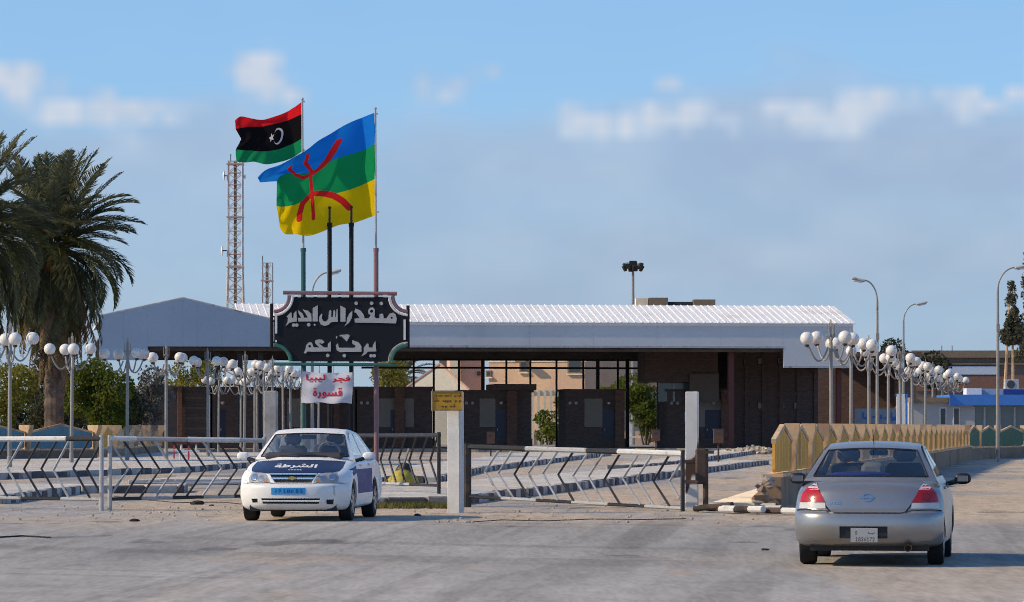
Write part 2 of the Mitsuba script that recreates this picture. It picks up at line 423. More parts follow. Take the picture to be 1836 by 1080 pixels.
scene['mat_glass'] = {'type': 'thindielectric', 'int_ior': 1.5, 'specular_transmittance': rgb((0.80, 0.84, 0.84))}
scene['mat_glass_clear'] = {'type': 'thindielectric', 'int_ior': 1.5, 'specular_transmittance': rgb((0.86, 0.9, 0.9))}

# ================================================================ ground
def ground_z(x, y):
    t = np.clip((y - 46.0) / 14.0, 0, 1)
    t = t * t * (3 - 2 * t)
    z = -0.13 * (1 - t)
    amp = np.where((y > 30) & (y < 260), 1.0, 0.0) * np.clip(1 - np.abs(x) / 60.0, 0, 1)
    q = np.stack([x * 0.25, y * 0.12, y * 0], -1)
    z = z + amp * 0.035 * (meshkit.fbm(q, 3, seed=3) - 0.5)
    mx = np.clip((x - (6.5 + 0.1415 * (y - 60))) / 3.0, 0, 1) * np.clip((y - 62) / 8, 0, 1) * np.clip((260 - y) / 60, 0, 1)
    z = z + mx * 0.10 * meshkit.fbm(np.stack([x * 0.5, y * 0.2, y * 0 + 4], -1), 3, seed=4)
    return z


def sheet(xs, ys):
    X, Y = np.meshgrid(xs, ys)
    Z = ground_z(X, Y)
    n, m_ = X.shape
    v = np.stack([X, Y, Z], -1).reshape(-1, 3)
    i = np.arange(n * m_).reshape(n, m_)
    f = np.stack([i[:-1, :-1], i[:-1, 1:], i[1:, 1:], i[1:, :-1]], -1).reshape(-1, 4)
    f = np.vstack([f[:, [0, 1, 2]], f[:, [0, 2, 3]]])
    return trimesh.Trimesh(v, f, process=False)


xs = np.concatenate([[-9000, -3000, -1000, -400, -150, -80], np.linspace(-45, 45, 121), [80, 150, 400, 1000, 3000, 9000]])
ys = np.concatenate([[-3000, -300, -50, 0, 15], np.linspace(28, 80, 160), np.linspace(81, 180, 120), np.linspace(185, 270, 30), [300, 400, 600, 1000, 2500, 9000]])
struct('ground', sheet(xs, ys), 'mat_asphalt', smooth=True)

DV = np.array([0.1415, 0.99])                            # direction of the lanes


def island(name, pts, h=0.17, kerb_edges=(), stone=0.75, cols=('mat_kerb_white', 'mat_kerb_black'), top='mat_paving', seed=1, label=None):
    """a raised pavement: a flat top inside a ring of separate kerb stones along the listed edges of its outline"""
    poly = Polygon(pts)
    if not poly.exterior.is_ccw:
        pts = pts[::-1]
        n = len(pts)
        kerb_edges = [(n - 2 - e) % n for e in kerb_edges]
        poly = Polygon(pts)
    inner = poly.buffer(-0.16, join_style=2)
    k = struct(name, MB().prism(inner, h + 0.3).m().apply_translation([0, 0, -0.312]), top, label=label)
    r = random.Random(seed)
    P = [np.array(p, float) for p in pts]
    for e in kerb_edges:
        a, b = P[e], P[(e + 1) % len(P)]
        L = np.linalg.norm(b - a)
        d = (b - a) / L
        nrm = np.array([d[1], -d[0]])                    # outward for ccw
        s, i = 0.0, 0
        while s < L - 0.15:
            w = min(stone * r.uniform(0.92, 1.08), L - s)
            c = a + d * (s + w / 2) - nrm * 0.09
            hh = h + r.uniform(-0.015, 0.02)
            tilt = r.uniform(-0.03, 0.03)
            mb = bevel_box((w - 0.035, 0.19, hh + 0.25), 0.022)
            mb.apply_translation([0, 0, hh / 2 - 0.125])
            mb.apply_transform(trimesh.transformations.rotation_matrix(math.atan2(d[1], d[0]) + tilt, [0, 0, 1]))
            mb.apply_translation([c[0] + nrm[0] * r.uniform(-.012, .012), c[1] + nrm[1] * r.uniform(-.012, .012), 0])
            m = cols[i % len(cols)]
            if r.random() < 0.12:
                m = 'mat_kerb_grey'
            part(k, 'kerb_stone', mb, m, smooth=False)
            s += w
            i += 1
    return k


def R2(y):
    return -0.13 + 0.1415 * (y - 80.4)


# the long island behind the right gate, with the kerb that runs off to the right
island('traffic_island', [(-4.6, 71.5), (-1.15, 72.0), (-0.55, 75.5), (R2(152), 152), (R2(152) - 1.6, 152), (-3.6, 82), (-4.9, 76)], 0.17, (0, 1, 2), 0.75, seed=2)
island('traffic_island', [(3.2, 132), (4.6, 132.3), (14.9, 226), (12.2, 226)], 0.17, (0, 1), 1.1, seed=3)
island('traffic_island', [(-4.3, 101.5), (-1.9, 101.5), (-0.9, 126), (5.1, 200), (0.5, 200), (-4.2, 120)], 0.17, (0, 1, 2), 1.0, seed=4)
# islands on the left under the lamps
island('traffic_island', [(-16.5, 73.2), (-9.6, 73.8), (-9.4, 85.2), (-7.2, 86.0), (-7.4, 89.0), (-16.5, 90.0)], 0.17, (0, 1, 2, 3), 0.75, seed=5)
island('traffic_island', [(-30, 106.0), (-14.2, 107.5), (-10.4, 124.5), (-9.2, 141), (-7.0, 190), (-9.6, 196), (-30, 196)], 0.18, (0, 1, 2, 3), 1.0, seed=6)
island('traffic_island', [(-9.6, 97.5), (-5.6, 98.0), (-5.2, 103), (-8.9, 104)], 0.15, (0, 1, 2), 0.8, seed=7)
# the raised plaza the booths stand on
island('plaza', [(-34, 217.5), (-3.2, 221.0), (23, 226.0), (23, 275), (-34, 275)], 0.2, (1,), 1.3, ('mat_kerb_cream', 'mat_kerb_white'), top='mat_lane_concrete', seed=8)
# pale ramp beside the broken wall end
struct('concrete_ramp', MB().prism(Polygon([(3.45, 68.0), (4.55, 67.6), (6.3, 84.5), (5.35, 84.5)]), 0.34).m().apply_translation([0, 0, -0.2]), 'mat_cream')

# ================================================================ canopy hall over the lanes
CA = math.radians(7.0)
CO = np.array([-23.2, 219.5])
CAX, CDP = np.array([math.cos(CA), math.sin(CA)]), np.array([-math.sin(CA), math.cos(CA)])
CL = 43.15                                               # facade length


def CW(u, d, z):
    q = CO + CAX * u + CDP * d
    return np.array([q[0], q[1], z])


def CU(px):
    """how far along the facade (from its end at the palms) a column of the photograph meets it"""
    t = (px - CX) / FOC
    return (t * CO[1] - CO[0]) / (CAX[0] - t * CAX[1])


def cbox(mb, u0, u1, d0, d1, z0, z1):
    c = CW((u0 + u1) / 2, (d0 + d1) / 2, (z0 + z1) / 2)
    return mb.box(c, (abs(u1 - u0), abs(d1 - d0), abs(z1 - z0)), CA)


def canopy():
    k = thing('canopy_hall', 'long white-roofed checkpoint canopy with grey fascia and a blue-grey gable end over the lanes', 'canopy')
    uL, uG = CU(178), CU(486)
    z_eave, z_soff, ridge_d, ridge_z, D = 7.42, 5.98, 6.0, 8.58, 12.0
    # fascia, in panels with narrow joints
    cuts = list(np.linspace(uG, CU(1405), 9)) + [CL]
    for i in range(len(cuts) - 1):
        low = z_soff if i < len(cuts) - 2 else 4.85
        part(k, 'fascia_panel', cbox(MB(), cuts[i] + 0.003, cuts[i + 1] - 0.003, 0, 0.22, low, z_eave - 0.05).m(), 'mat_fascia', smooth=False)
        part(k, 'drip_edge', cbox(MB(), cuts[i] + 0.003, cuts[i + 1] - 0.003, -0.035, -0.002, low - .02, low + .10).m(), 'mat_pale_metal', smooth=False)
        part(k, 'gutter', cbox(MB(), cuts[i] + 0.003, cuts[i + 1] - 0.003, -0.10, -0.003, z_eave - .2, z_eave - .08).m(), 'mat_fascia', smooth=False)
    # gable end
    uP = CU(327)
    uc = CU(265)
    gz = lambda u: 8.68 - (8.68 - 7.5) * abs(u - uP) / ((uG - uP) if u > uP else (uP - uL) * 1.15)
    gc = [uL, (uL + uc) / 2, uc] + list(np.linspace(uc, uG, 6)[1:-1]) + [uG]
    gc = sorted(gc + [uP])
    for a, b in zip(gc[:-1], gc[1:]):
        low = 5.2 if b <= uc + 1e-6 else z_soff
        poly = Polygon([(a + 0.002, low), (b - 0.002, low), (b - 0.002, gz(b - 0.002)), (a + 0.002, gz(a + 0.002))])
        M = np.eye(4); M[:3, 3] = [CO[0], CO[1], 0]
        R = XZ(0, 0, 0, CA)
        m = MB().prism(poly, 0.22, XZ(0, 0.22, 0)).m()
        m.apply_transform(trimesh.transformations.rotation_matrix(CA, [0, 0, 1]))
        m.apply_translation([CO[0], CO[1], 0])
        part(k, 'gable_panel', m, 'mat_gable', smooth=False)
    # gable coping and roof behind the gable
    cap = MB()
    for a, b in ((uL, uP), (uP, uG)):
        cap.tube([CW(a, 0.1, gz(a) + 0.03), CW(b, 0.1, gz(b) + 0.03)], 0.07, 6)
    part(k, 'gable_coping', cap.m(), 'mat_pale_metal')
    rf = MB()
    for a, b in ((uL, uP), (uP, uG)):
        q = [CW(a, 0.25, gz(a) - 0.12), CW(b, 0.25, gz(b) - 0.12), CW(b, 24, gz(b) - 0.12), CW(a, 24, gz(a) - 0.12)]
        rf.raw(q + [p - [0, 0, 0.1] for p in q], [[0, 1, 2, 3], [7, 6, 5, 4], [0, 4, 5, 1], [1, 5, 6, 2], [2, 6, 7, 3], [3, 7, 4, 0]])
    part(k, 'gable_roof', rf.m(), 'mat_roof_sheet', smooth=False)
    # ribbed roof of the long part: separate sheets, each with its upstand
    u0 = CU(430)
    n = 88
    w = (CL + 0.15 - u0) / n
    for i in range(n):
        a, b = u0 + i * w, u0 + (i + 1) * w
        mb = MB()
        prof = [(a + 0.005, 0.0), (a + 0.03, 0.04), (a + 0.10, 0.04), (a + 0.13, 0.0), (b - 0.005, 0.0)]
        dd0 = -0.12 if a > uG else 0.6
        for d0, z0, d1, z1 in ((dd0, z_eave - 0.02 + (ridge_z - z_eave) * (dd0 + .12) / (ridge_d + .12), ridge_d, ridge_z), (ridge_d, ridge_z, D, z_eave)):
            v, f = [], []
            for (uu, hh) in prof:
                v += [CW(uu, d0, z0 + hh), CW(uu, d1, z1 + hh), CW(uu, d1, z1 - 0.05), CW(uu, d0, z0 - 0.05)]
            for j in range(len(prof) - 1):
                p, q = j * 4, j * 4 + 4
                f += [[p, q, q + 1, p + 1], [p + 1, q + 1, q + 2, p + 2], [p + 2, q + 2, q + 3, p + 3], [p + 3, q + 3, q, p]]
            mb.raw(v, f)
        part(k, 'roof_sheet', mb.m(), 'mat_roof_sheet', smooth=False)
    # gable triangle closing the far right end, ceiling, deep beams
    e = MB()
    v = [CW(CL, 0.22, z_eave - 0.1), CW(CL, ridge_d, ridge_z - 0.05), CW(CL, D, z_eave - 0.1), CW(CL, D, 4.85), CW(CL, 0.22, 4.85)]
    v2 = [p - np.append(CAX * 0.2, 0) for p in v]
    e.raw(v + v2, [[0, 4, 3], [0, 3, 2], [0, 2, 1], [5, 6, 7], [5, 7, 8], [5, 8, 9], [0, 1, 6], [0, 6, 5], [1, 2, 7], [1, 7, 6], [2, 3, 8], [2, 8, 7], [3, 4, 9], [3, 9, 8], [4, 0, 5], [4, 5, 9]])
    part(k, 'end_wall_panel', e.m(), 'mat_fascia', smooth=False)
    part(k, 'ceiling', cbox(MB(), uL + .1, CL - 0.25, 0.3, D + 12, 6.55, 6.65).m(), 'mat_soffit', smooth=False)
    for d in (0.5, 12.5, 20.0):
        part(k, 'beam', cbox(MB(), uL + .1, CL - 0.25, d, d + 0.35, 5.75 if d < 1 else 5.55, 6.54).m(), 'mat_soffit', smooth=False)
    # columns along front (dark) and in the left bay
    for px in (1318,):
        u = CU(px)
        part(k, 'column', cbox(MB(), u - 0.16, u + 0.16, 1.2, 1.55, 0.15, 6.5).m(), 'mat_maroon', smooth=False)
    for px in (392, 433, 470, 1512):
        u = CU(px)
        part(k, 'column', cbox(MB(), u - 0.14, u + 0.14, 1.2, 1.5, 0.15, 5.74).m(), 'mat_frame_dark' if px < 900 else 'mat_maroon', smooth=False)
    # thin steel frame across the back of the lanes
    for px in (742, 778, 823, 866, 908, 951, 998, 1046, 1072, 1108, 1125, 1180):
        t = (px - CX) / FOC
        dd = 16.0
        o = CO + CDP * dd
        u = (t * o[1] - o[0]) / (CAX[0] - t * CAX[1])
        wd = 0.11 if px in (866, 1072, 1125) else 0.06
        part(k, 'mullion', cbox(MB(), u - wd, u + wd, dd, dd + 0.12, 0.15, 5.9).m(), 'mat_frame_dark', smooth=False)
    o = CO + CDP * 16
    part(k, 'transom', cbox(MB(), CU(690), CU(1200) + 1.2, 15.9, 15.98, 4.98, 5.1).m(), 'mat_frame_dark', smooth=False)
    return k


canopy()


def hall_block():
    """the dark enclosed end of the hall under the canopy on the right, with small square openings"""
    k = thing('inspection_hall', 'dark two-storey hall wall with small square windows under the right end of the canopy', 'building')
    u0, u1 = CU(1322) + 1.1, CU(1490) + 1.1
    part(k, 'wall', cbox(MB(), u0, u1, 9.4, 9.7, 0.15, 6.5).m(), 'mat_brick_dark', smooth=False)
    for uu in np.linspace(u0 + .1, u1 - .1, 6):
        part(k, 'pilaster', cbox(MB(), uu - .12, uu + .12, 9.25, 9.398, 0.15, 6.5).m(), 'mat_brick_dark', smooth=False)
    part(k, 'string_course', cbox(MB(), u0 + .23, u1 - .23, 9.3, 9.396, 3.3, 3.5).m(), 'mat_brick_dark', smooth=False)
    part(k, 'back_wall', cbox(MB(), CU(1262) + 1.5, u0 + 1.6, 13.0, 13.3, 0.15, 6.5).m(), 'mat_brick_dark', smooth=False)
    part(k, 'side_wall', cbox(MB(), u1 + 0.01, CL - 0.3, 9.45, 9.7, 0.15, 6.5).m(), 'mat_brown_sheet', smooth=False, label='brown sheet wall beside the black hall')
    for px, py in ((1337, 650), (1362, 649), (1398, 648), (1339, 728), (1362, 728), (1403, 728), (1427, 728)):
        Y = 236.0
        x, z = AT(px, Y), ZAT(py, Y)
        t = (px - CX) / FOC
        o = CO + CDP * 9.37
        u = (t * o[1] - o[0]) / (CAX[0] - t * CAX[1])
        w = part(k, 'window', cbox(MB(), u - 0.15, u + 0.15, 9.35, 9.39, z - 0.22, z + 0.22).m(), 'mat_frame_dark', smooth=False)
        add(f'{w}__pane', cbox(MB(), u - 0.11, u + 0.11, 9.33, 9.345, z - 0.18, z + 0.18).m(), 'mat_kiosk_panel', smooth=False)
    # upper office with a window band
    a, b = CU(1165) + 1.0, CU(1300) + 1.0
    k2 = thing('overhead_office', 'dark office box hung under the canopy above the last booth with a long blue-grey window', 'building')
    part(k2, 'wall', cbox(MB(), a, b, 8.0, 11.0, 4.1, 6.5).m(), 'mat_brick_dark', smooth=False)
    part(k2, 'side_wall', cbox(MB(), CU(1248) + .95, b, 7.7, 7.99, 2.9, 4.6).m(), 'mat_brown_sheet', smooth=False)
    part(k2, 'window', cbox(MB(), CU(1192) + 1.1, CU(1250) + 1.1, 9.0, 9.1, 2.95, 4.08).m(), 'mat_green_glass', smooth=False)
    part(k2, 'window_frame', MB().mesh(cbox(MB(), CU(1220) + 1.04, CU(1220) + 1.16, 8.94, 8.98, 2.95, 4.08).m()).m(), 'mat_pale_metal', smooth=False)


hall_block()


def kiosk(px0, px1, py_top, door_px, panel_px, pier_px, label, shutter=False, cap=None, group=None):
    k = thing('brick_booth', label, 'booth', 'brick control booths under the canopy')
    dF = 9.0
    o = CO + CDP * dF

    def U(px):
        t = (px - CX) / FOC
        return (t * o[1] - o[0]) / (CAX[0] - t * CAX[1])
    def Z(py):
        return ZAT(py, 231.0)
    u0, u1, zt = U(px0), U(px1), Z(py_top)
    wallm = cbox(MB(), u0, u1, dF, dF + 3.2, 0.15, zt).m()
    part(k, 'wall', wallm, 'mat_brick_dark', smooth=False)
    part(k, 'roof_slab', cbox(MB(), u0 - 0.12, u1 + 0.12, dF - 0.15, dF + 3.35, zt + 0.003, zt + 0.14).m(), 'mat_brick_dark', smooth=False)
    part(k, 'plinth', cbox(MB(), u0 - 0.05, u1 + 0.05, dF - 0.05, dF + 3.25, 0.14, 0.75).m(), 'mat_brick_dark', smooth=False)
    if panel_px:
        part(k, 'wall_panel', cbox(MB(), U(panel_px[0]), U(panel_px[1]), dF - 0.03, dF + 0.02, Z(766) if not shutter else 0.9, Z(715)).m(), 'mat_shutter' if shutter else 'mat_kiosk_panel', smooth=False)
    if door_px:
        d = part(k, 'door', cbox(MB(), U(door_px[0]), U(door_px[1]), dF - 0.045, dF + 0.02, 0.2, Z(735)).m(), 'mat_kiosk_door', smooth=False)
        ud = U(door_px[0]) + 0.1
        add(f'{d}__handle', cbox(MB(), ud, ud + 0.05, dF - 0.10, dF - 0.046, 1.2, 1.36).m(), 'mat_pale_metal', smooth=False)
        um = (U(door_px[0]) + U(door_px[1])) / 2
        part(k, 'door_lamp', MB().lathe([(0, -0.09), (0.07, -0.06), (0.1, 0), (0.07, 0.06), (0, 0.09)], CW(um, dF - 0.12, Z(723)), 10).m(), 'mat_globe')
    if pier_px:
        mb = cbox(MB(), U(pier_px[0]), U(pier_px[1]), dF - 0.35, dF - 0.06, 0.15, zt + 0.1).m()
        part(k, 'pier', mb, 'mat_brick_pier', smooth=False)
    for q in (px0 + 8, px0 + 19):
        if not shutter:
            part(k, 'vent', MB().lathe([(0, -0.03), (0.09, -0.03), (0.1, 0.0), (0.0, 0.01)], CW(U(q), dF - 0.02, Z(723)), 10, 'y').m(), 'mat_pale_metal')
    if shutter:
        for i in range(9):
            z = 1.0 + i * 0.3
            part(k, 'shelf', cbox(MB(), U(pier_px[1]) + 0.15, u1 - 0.1, dF - 0.05, dF - 0.004, z, z + 0.1).m(), 'mat_brown_sheet' if i % 2 else 'mat_shutter', smooth=False)
    if cap:
        part(k, 'roof_box', cbox(MB(), U(cap[0]), U(cap[1]), dF - 0.5, dF + 3.6, zt + 0.145, Z(cap[2])).m(), 'mat_brick_dark', smooth=False)
    return k


kiosk(257, 376, 698, None, (270, 318), (318, 326), 'leftmost brick booth with a grey shutter and slatted front, behind the left lamp posts', shutter=True)
kiosk(381, 497, 699, (392, 404), None, None, 'plain black booth between the slatted booth and the grey pillar')
kiosk(500, 637, 699, (560, 575), (515, 545), (598, 608), 'booth hidden mostly behind the police car and the hanging banner')
kiosk(640, 775, 698, (700, 727), (672, 742), (707, 724), 'booth between the mauve flagpole and the yellow-sign pillar with its door behind a brick pier')
kiosk(828, 953, 704, (888, 908), (860, 888), (908, 926), 'booth with a taller black box on its roof, just right of the yellow-sign pillar', cap=(884, 960, 689))
kiosk(1014, 1120, 702, (1080, 1102), (1048, 1080), (1102, 1118), 'booth standing alone between the palm gap and the green tree')
kiosk(1196, 1310, 702, (1264, 1294), (1252, 1293), (1292, 1308), 'rightmost booth with a barred window door, behind the rusty pillar')
# barred window in the last booth's door
kr = [q for q in scene if q.startswith('brick_booth_006__door')][0]
for i in range(3):
    add(kr.split('__')[0] + '__door__window_pane', cbox(MB(), CU(1270) + 0.13 + i * 0.26, CU(1270) + 0.33 + i * 0.26, 8.93, 8.95, 1.75, 2.35).m(), 'mat_blue_white', smooth=False)

# ================================================================ far buildings
def fbox(mb, x0, x1, y, dep, z0, z1, rz=0.0):
    c, s = math.cos(rz), math.sin(rz)
    w = x1 - x0
    cx, cy = (x0 + x1) / 2, y
    return mb.box((cx - s * dep / 2, cy + c * dep / 2, (z0 + z1) / 2), (w, dep, z1 - z0), rz)


def peach_building():
    k = thing('apartment_block', 'peach-walled block seen through the canopy, with brown rooms on its roof', 'building')
    Y, rz = 335.0, math.radians(-24)
    X = lambda px: AT(px, Y)
    part(k, 'wall', fbox(MB(), X(868), X(1056), Y, 9, 0, 11.5, rz).m(), 'mat_peach', smooth=False)
    part(k, 'side_wing', fbox(MB(), X(806), X(866), Y + 3.5, 8, 0, 11.2, math.radians(6)).m(), 'mat_pink_roof', smooth=False, label='pinkish wing at the left of the block')
    part(k, 'white_pier', fbox(MB(), X(806), X(824), Y + 2.9, 0.5, 5, 11.2, math.radians(-4)).m(), 'mat_cream', smooth=False)
    part(k, 'rear_wing', fbox(MB(), X(1058), X(1160), Y + 2.0, 8, 0, 11.4, math.radians(10)).m(), 'mat_peach', smooth=False)
    part(k, 'cornice', fbox(MB(), X(868) - .1, X(1056) + .1, Y - 0.12, 0.3, 7.0, 7.18, rz).m(), 'mat_cream', smooth=False)
    for px, py, w, h in ((939, 657, .28, .4), (1030, 656, .55, .6), (858, 669, .16, .18), (876, 670, .16, .18)):
        x, z = X(px), ZAT(py, Y)
        yy = Y - 0.05 - (x - X(962)) * math.tan(math.radians(24)) if px > 868 else Y + 3.4
        if px > 868:
            win = part(k, 'window', MB().box((x, yy - 0.02, z), (2 * w + .2, 0.16, 2 * h + .2), rz).m(), 'mat_brown_block', smooth=False)
            add(f'{win}__pane', MB().box((x, yy - 0.11, z), (2 * w, 0.06, 2 * h), rz).m(), 'mat_window', smooth=False)
            add(f'{win}__sill', MB().box((x, yy - 0.14, z - h - .16), (2 * w + .4, 0.3, 0.1), rz).m(), 'mat_cream', smooth=False)
        else:
            part(k, 'window', MB().box((x, yy - 0.02, z), (2 * w, 0.16, 2 * h)).m(), 'mat_window', smooth=False)
    ud = part(k, 'canopy_hood', MB().box((X(936), Y - 0.5, ZAT(648, Y)), (1.0, 0.7, 0.18), rz).m(), 'mat_brown_block', smooth=False)
    for a, b, z1, m in ((1143, 1165, 12.75, 'mat_cream'), (1166, 1201, 12.8, 'mat_brown_block'), (1247, 1287, 12.65, 'mat_brown_block')):
        part(k, 'roof_room', fbox(MB(), X(a), X(b), Y + 4, 3, 10.5, z1 - 0.15).m(), m, smooth=False)
    part(k, 'water_tank', MB().tube([[X(1200), Y + 5, 12.0], [X(1248), Y + 5, 12.0]], 0.32, 14).m(), 'mat_frame_dark')
    part(k, 'roof_deck', fbox(MB(), X(1120), X(1292), Y + 4.2, 6, 0, 11.2).m(), 'mat_peach', smooth=False)
    return k


peach_building()


def hut():
    k = thing('tiled_hut', 'small cream hut with a pointed pale roof and a square chimney behind the booths', 'hut')
    Y = 285.0
    x0, x1 = AT(722, Y), AT(842, Y)
    xc, zt, ze = AT(788, Y), 6.05, 4.1
    part(k, 'wall', fbox(MB(), x0 + .5, x1 - .5, Y + .4, 4.2, 0, ze).m(), 'mat_cream', smooth=False)
    ap = [xc, Y + 2.4, zt]
    c = [[x0, Y, ze], [x1, Y, ze], [x1, Y + 5, ze], [x0, Y + 5, ze]]
    part(k, 'roof', trimesh.Trimesh(np.array(c + [ap]), [[0, 1, 4], [1, 2, 4], [2, 3, 4], [3, 0, 4], [0, 2, 1], [0, 3, 2]], process=False), 'mat_cream', smooth=False)
    for q in c:
        part(k, 'ridge_tile', MB().tube([q, ap], 0.12, 6).m(), 'mat_pink_roof')
    part(k, 'chimney', MB().box((AT(793, Y), Y + 3.2, 6.0), (0.55, 0.55, 2.6)).m(), 'mat_brown_block', smooth=False)


hut()


def garden_wall():
    k = thing('garden_wall', 'cream wall with slim pillars behind the palm gap between two booths', 'wall')
    Y = 312.0
    part(k, 'base_wall', fbox(MB(), AT(930, Y), AT(1250, Y), Y, 0.3, 0, 1.1).m(), 'mat_peach', smooth=False)
    for px in range(955, 1012, 11):
        part(k, 'pillar', MB().box((AT(px, Y), Y, 2.2), (0.2, 0.28, 4.4)).m(), 'mat_cream', smooth=False)
    part(k, 'rail', fbox(MB(), AT(940, Y), AT(1010, Y), Y + .02, 0.2, 3.9, 4.35).m(), 'mat_cream', smooth=False)
    k = thing('courtyard_bench', 'low white rail bench with slim posts under the tree beyond the booths', 'bench')
    Y = 290.0
    part(k, 'seat', fbox(MB(), AT(1128, Y), AT(1195, Y), Y, .5, 0.62, 0.75).m(), 'mat_cream', smooth=False)
    for px in (1130, 1150, 1172, 1193):
        part(k, 'post', MB().box((AT(px, Y), Y + .25, .9), (0.1, 0.12, 1.9)).m(), 'mat_cabin_white', smooth=False)


garden_wall()


def right_buildings():
    k = thing('warehouse', 'long low brown sheet-metal warehouse far behind the right lamp posts', 'warehouse')
    Y = 330.0
    x0, x1 = AT(1640, Y), AT(2250, Y)
    part(k, 'wall', fbox(MB(), x0, x1, Y, 12, 0, ZAT(642, Y)).m(), 'mat_brown_sheet', smooth=False)
    part(k, 'roof', fbox(MB(), x0 - .3, x1, Y - 0.4, 12.8, ZAT(642, Y) + .003, ZAT(629, Y)).m(), 'mat_brown_block', smooth=False)
    part(k, 'lower_band', fbox(MB(), x0, x1, Y - .12, 0.1, ZAT(702, Y), ZAT(675, Y)).m(), 'mat_redbrown_sheet', smooth=False, label='red-brown lower band of the warehouse wall')
    part(k, 'gutter', fbox(MB(), x0, x1, Y - .3, 0.15, ZAT(654, Y), ZAT(652, Y)).m(), 'mat_sand_wall', smooth=False)
    part(k, 'window_band', fbox(MB(), AT(1700, Y), AT(1791, Y), Y - .2, 0.15, ZAT(672, Y), ZAT(657, Y)).m(), 'mat_blue_white', smooth=False, label='pale blue strip window')
    for px in (1693, 1712):
        part(k, 'roof_post', MB().box((AT(px, Y), Y + 2, ZAT(632, Y)), (0.1, 0.1, 1.2)).m(), 'mat_pale_metal', smooth=False)
    k = thing('blue_roofed_kiosk', 'grey cabin with a bright blue fascia roof behind the right fence', 'kiosk')
    Y = 196.0
    X = lambda px: AT(px, Y)
    part(k, 'wall', fbox(MB(), X(1632), X(1748), Y + .6, 5, 0, ZAT(722, Y)).m(), 'mat_cabin_wall', smooth=False)
    part(k, 'glazed_wall', fbox(MB(), X(1749), X(1990), Y + .7, 5, 0, ZAT(722, Y)).m(), 'mat_green_glass', smooth=False, label='grey-green glazed front of the cabin')
    for px in (1749, 1768, 1795, 1822):
        part(k, 'glazing_bar', MB().box((X(px), Y + .64, 1.2), (0.09, 0.1, 2.5)).m(), 'mat_cabin_wall', smooth=False)
    part(k, 'fascia', fbox(MB(), X(1703), X(1990), Y, 6.2, ZAT(727, Y), ZAT(708, Y)).m(), 'mat_blue', smooth=False)
    part(k, 'roof_parapet', fbox(MB(), X(1766), X(1990), Y + 1.2, 4, ZAT(708, Y) + .003, ZAT(697, Y)).m(), 'mat_gable', smooth=False)
    part(k, 'roof_sign', fbox(MB(), X(1804), X(1990), Y + 1.0, .18, ZAT(707, Y), ZAT(698, Y)).m(), 'mat_blue_dark', smooth=False)
    part(k, 'roof_box', fbox(MB(), X(1737), X(1764), Y + .9, 1.5, ZAT(708, Y) + .003, ZAT(696, Y)).m(), 'mat_cabin_white', smooth=False, label='small white box on the blue roof')
    part(k, 'eave_strip', fbox(MB(), X(1634), X(1702), Y + .3, 5, ZAT(722, Y) + .003, ZAT(713, Y)).m(), 'mat_brown_block', smooth=False)
    for px in (1693, 1717):
        w = part(k, 'window', MB().box((X(px), Y + .56, ZAT(747, Y)), (.24, .1, .8)).m(), 'mat_window', smooth=False)
        add(f'{w}__frame', MB().box((X(px), Y + .6, ZAT(747, Y)), (.34, .1, .9)).m(), 'mat_cabin_white', smooth=False)
    for px, m in ((1611, 'mat_cabin_white'), (1620, 'mat_cabin_white'), (1626, 'mat_blue')):
        part(k, 'corner_post', MB().box((X(px), Y + .2, ZAT(737, Y) - .3), (.16 if m != 'mat_blue' else .1, .2, 2.3)).m(), m, smooth=False)
    part(k, 'corner_beam', fbox(MB(), X(1606), X(1632), Y + .12, .3, ZAT(711, Y), ZAT(706, Y)).m(), 'mat_blue_dark', smooth=False)
    a = thing('air_conditioner', 'grey air conditioner unit with a round fan on the blue-roofed cabin', 'air conditioner')
    xa, za = X(1822), ZAT(689, Y)
    part(a, 'casing', bevel_box((.72, .35, .5), .03).apply_translation([xa, Y + 1.8, za]), 'mat_cabin_wall')
    part(a, 'fan_grille', MB().lathe([(0, 0), (.19, 0), (.21, .03), (.19, .06), (0, .06)], (xa - .06, Y + 1.58, za), 20, 'y').m(), 'mat_window')
    part(a, 'stand', MB().box((xa, Y + 1.8, za - .36), (.7, .3, .22)).m(), 'mat_frame_dark', smooth=False)
    # dark shed and white panel with blue lettering
    k = thing('dark_shed', 'black open shed between the canopy end and the blue-roofed cabin', 'shed')
    Y = 250.0
    part(k, 'back_wall', fbox(MB(), AT(1470, Y), AT(1640, Y), Y + 11, .3, 0, ZAT(640, Y)).m(), 'mat_brick_dark', smooth=False)
    part(k, 'roof', fbox(MB(), AT(1500, Y), AT(1650, Y), Y - 1, 12.5, ZAT(640, Y) + .003, ZAT(632, Y)).m(), 'mat_brick_dark', smooth=False)
    part(k, 'side_wall', fbox(MB(), AT(1634, Y), AT(1640, Y), Y - .8, 11.7, 0, ZAT(640, Y)).m(), 'mat_brick_dark', smooth=False)
    k = thing('lettered_panel', 'white wall panel with blue lettering behind the lamp posts right of the canopy', 'signboard')
    Y = 240.0
    part(k, 'board', fbox(MB(), AT(1533, Y), AT(1612, Y), Y, .12, .3, ZAT(733, Y)).m(), 'mat_cabin_wall', smooth=False)
    mb = MB()
    for px, py, w, h in ((1548, 745, 3, 11), (1553, 750, 8, 3), (1557, 744, 2.5, 9), (1569, 748, 9, 3), (1574, 742, 3, 7), (1580, 748, 3, 8), (1588, 750, 7, 2.5), (1598, 744, 2.5, 10), (1603, 751, 9, 7)):
        mb.box((AT(px, Y), Y - .03, ZAT(py, Y)), (w * Y / FOC, .04, h * Y / FOC))
    part(k, 'lettering', mb.m(), 'mat_blue', smooth=False, label='blue lettering, too small to read')


right_buildings()


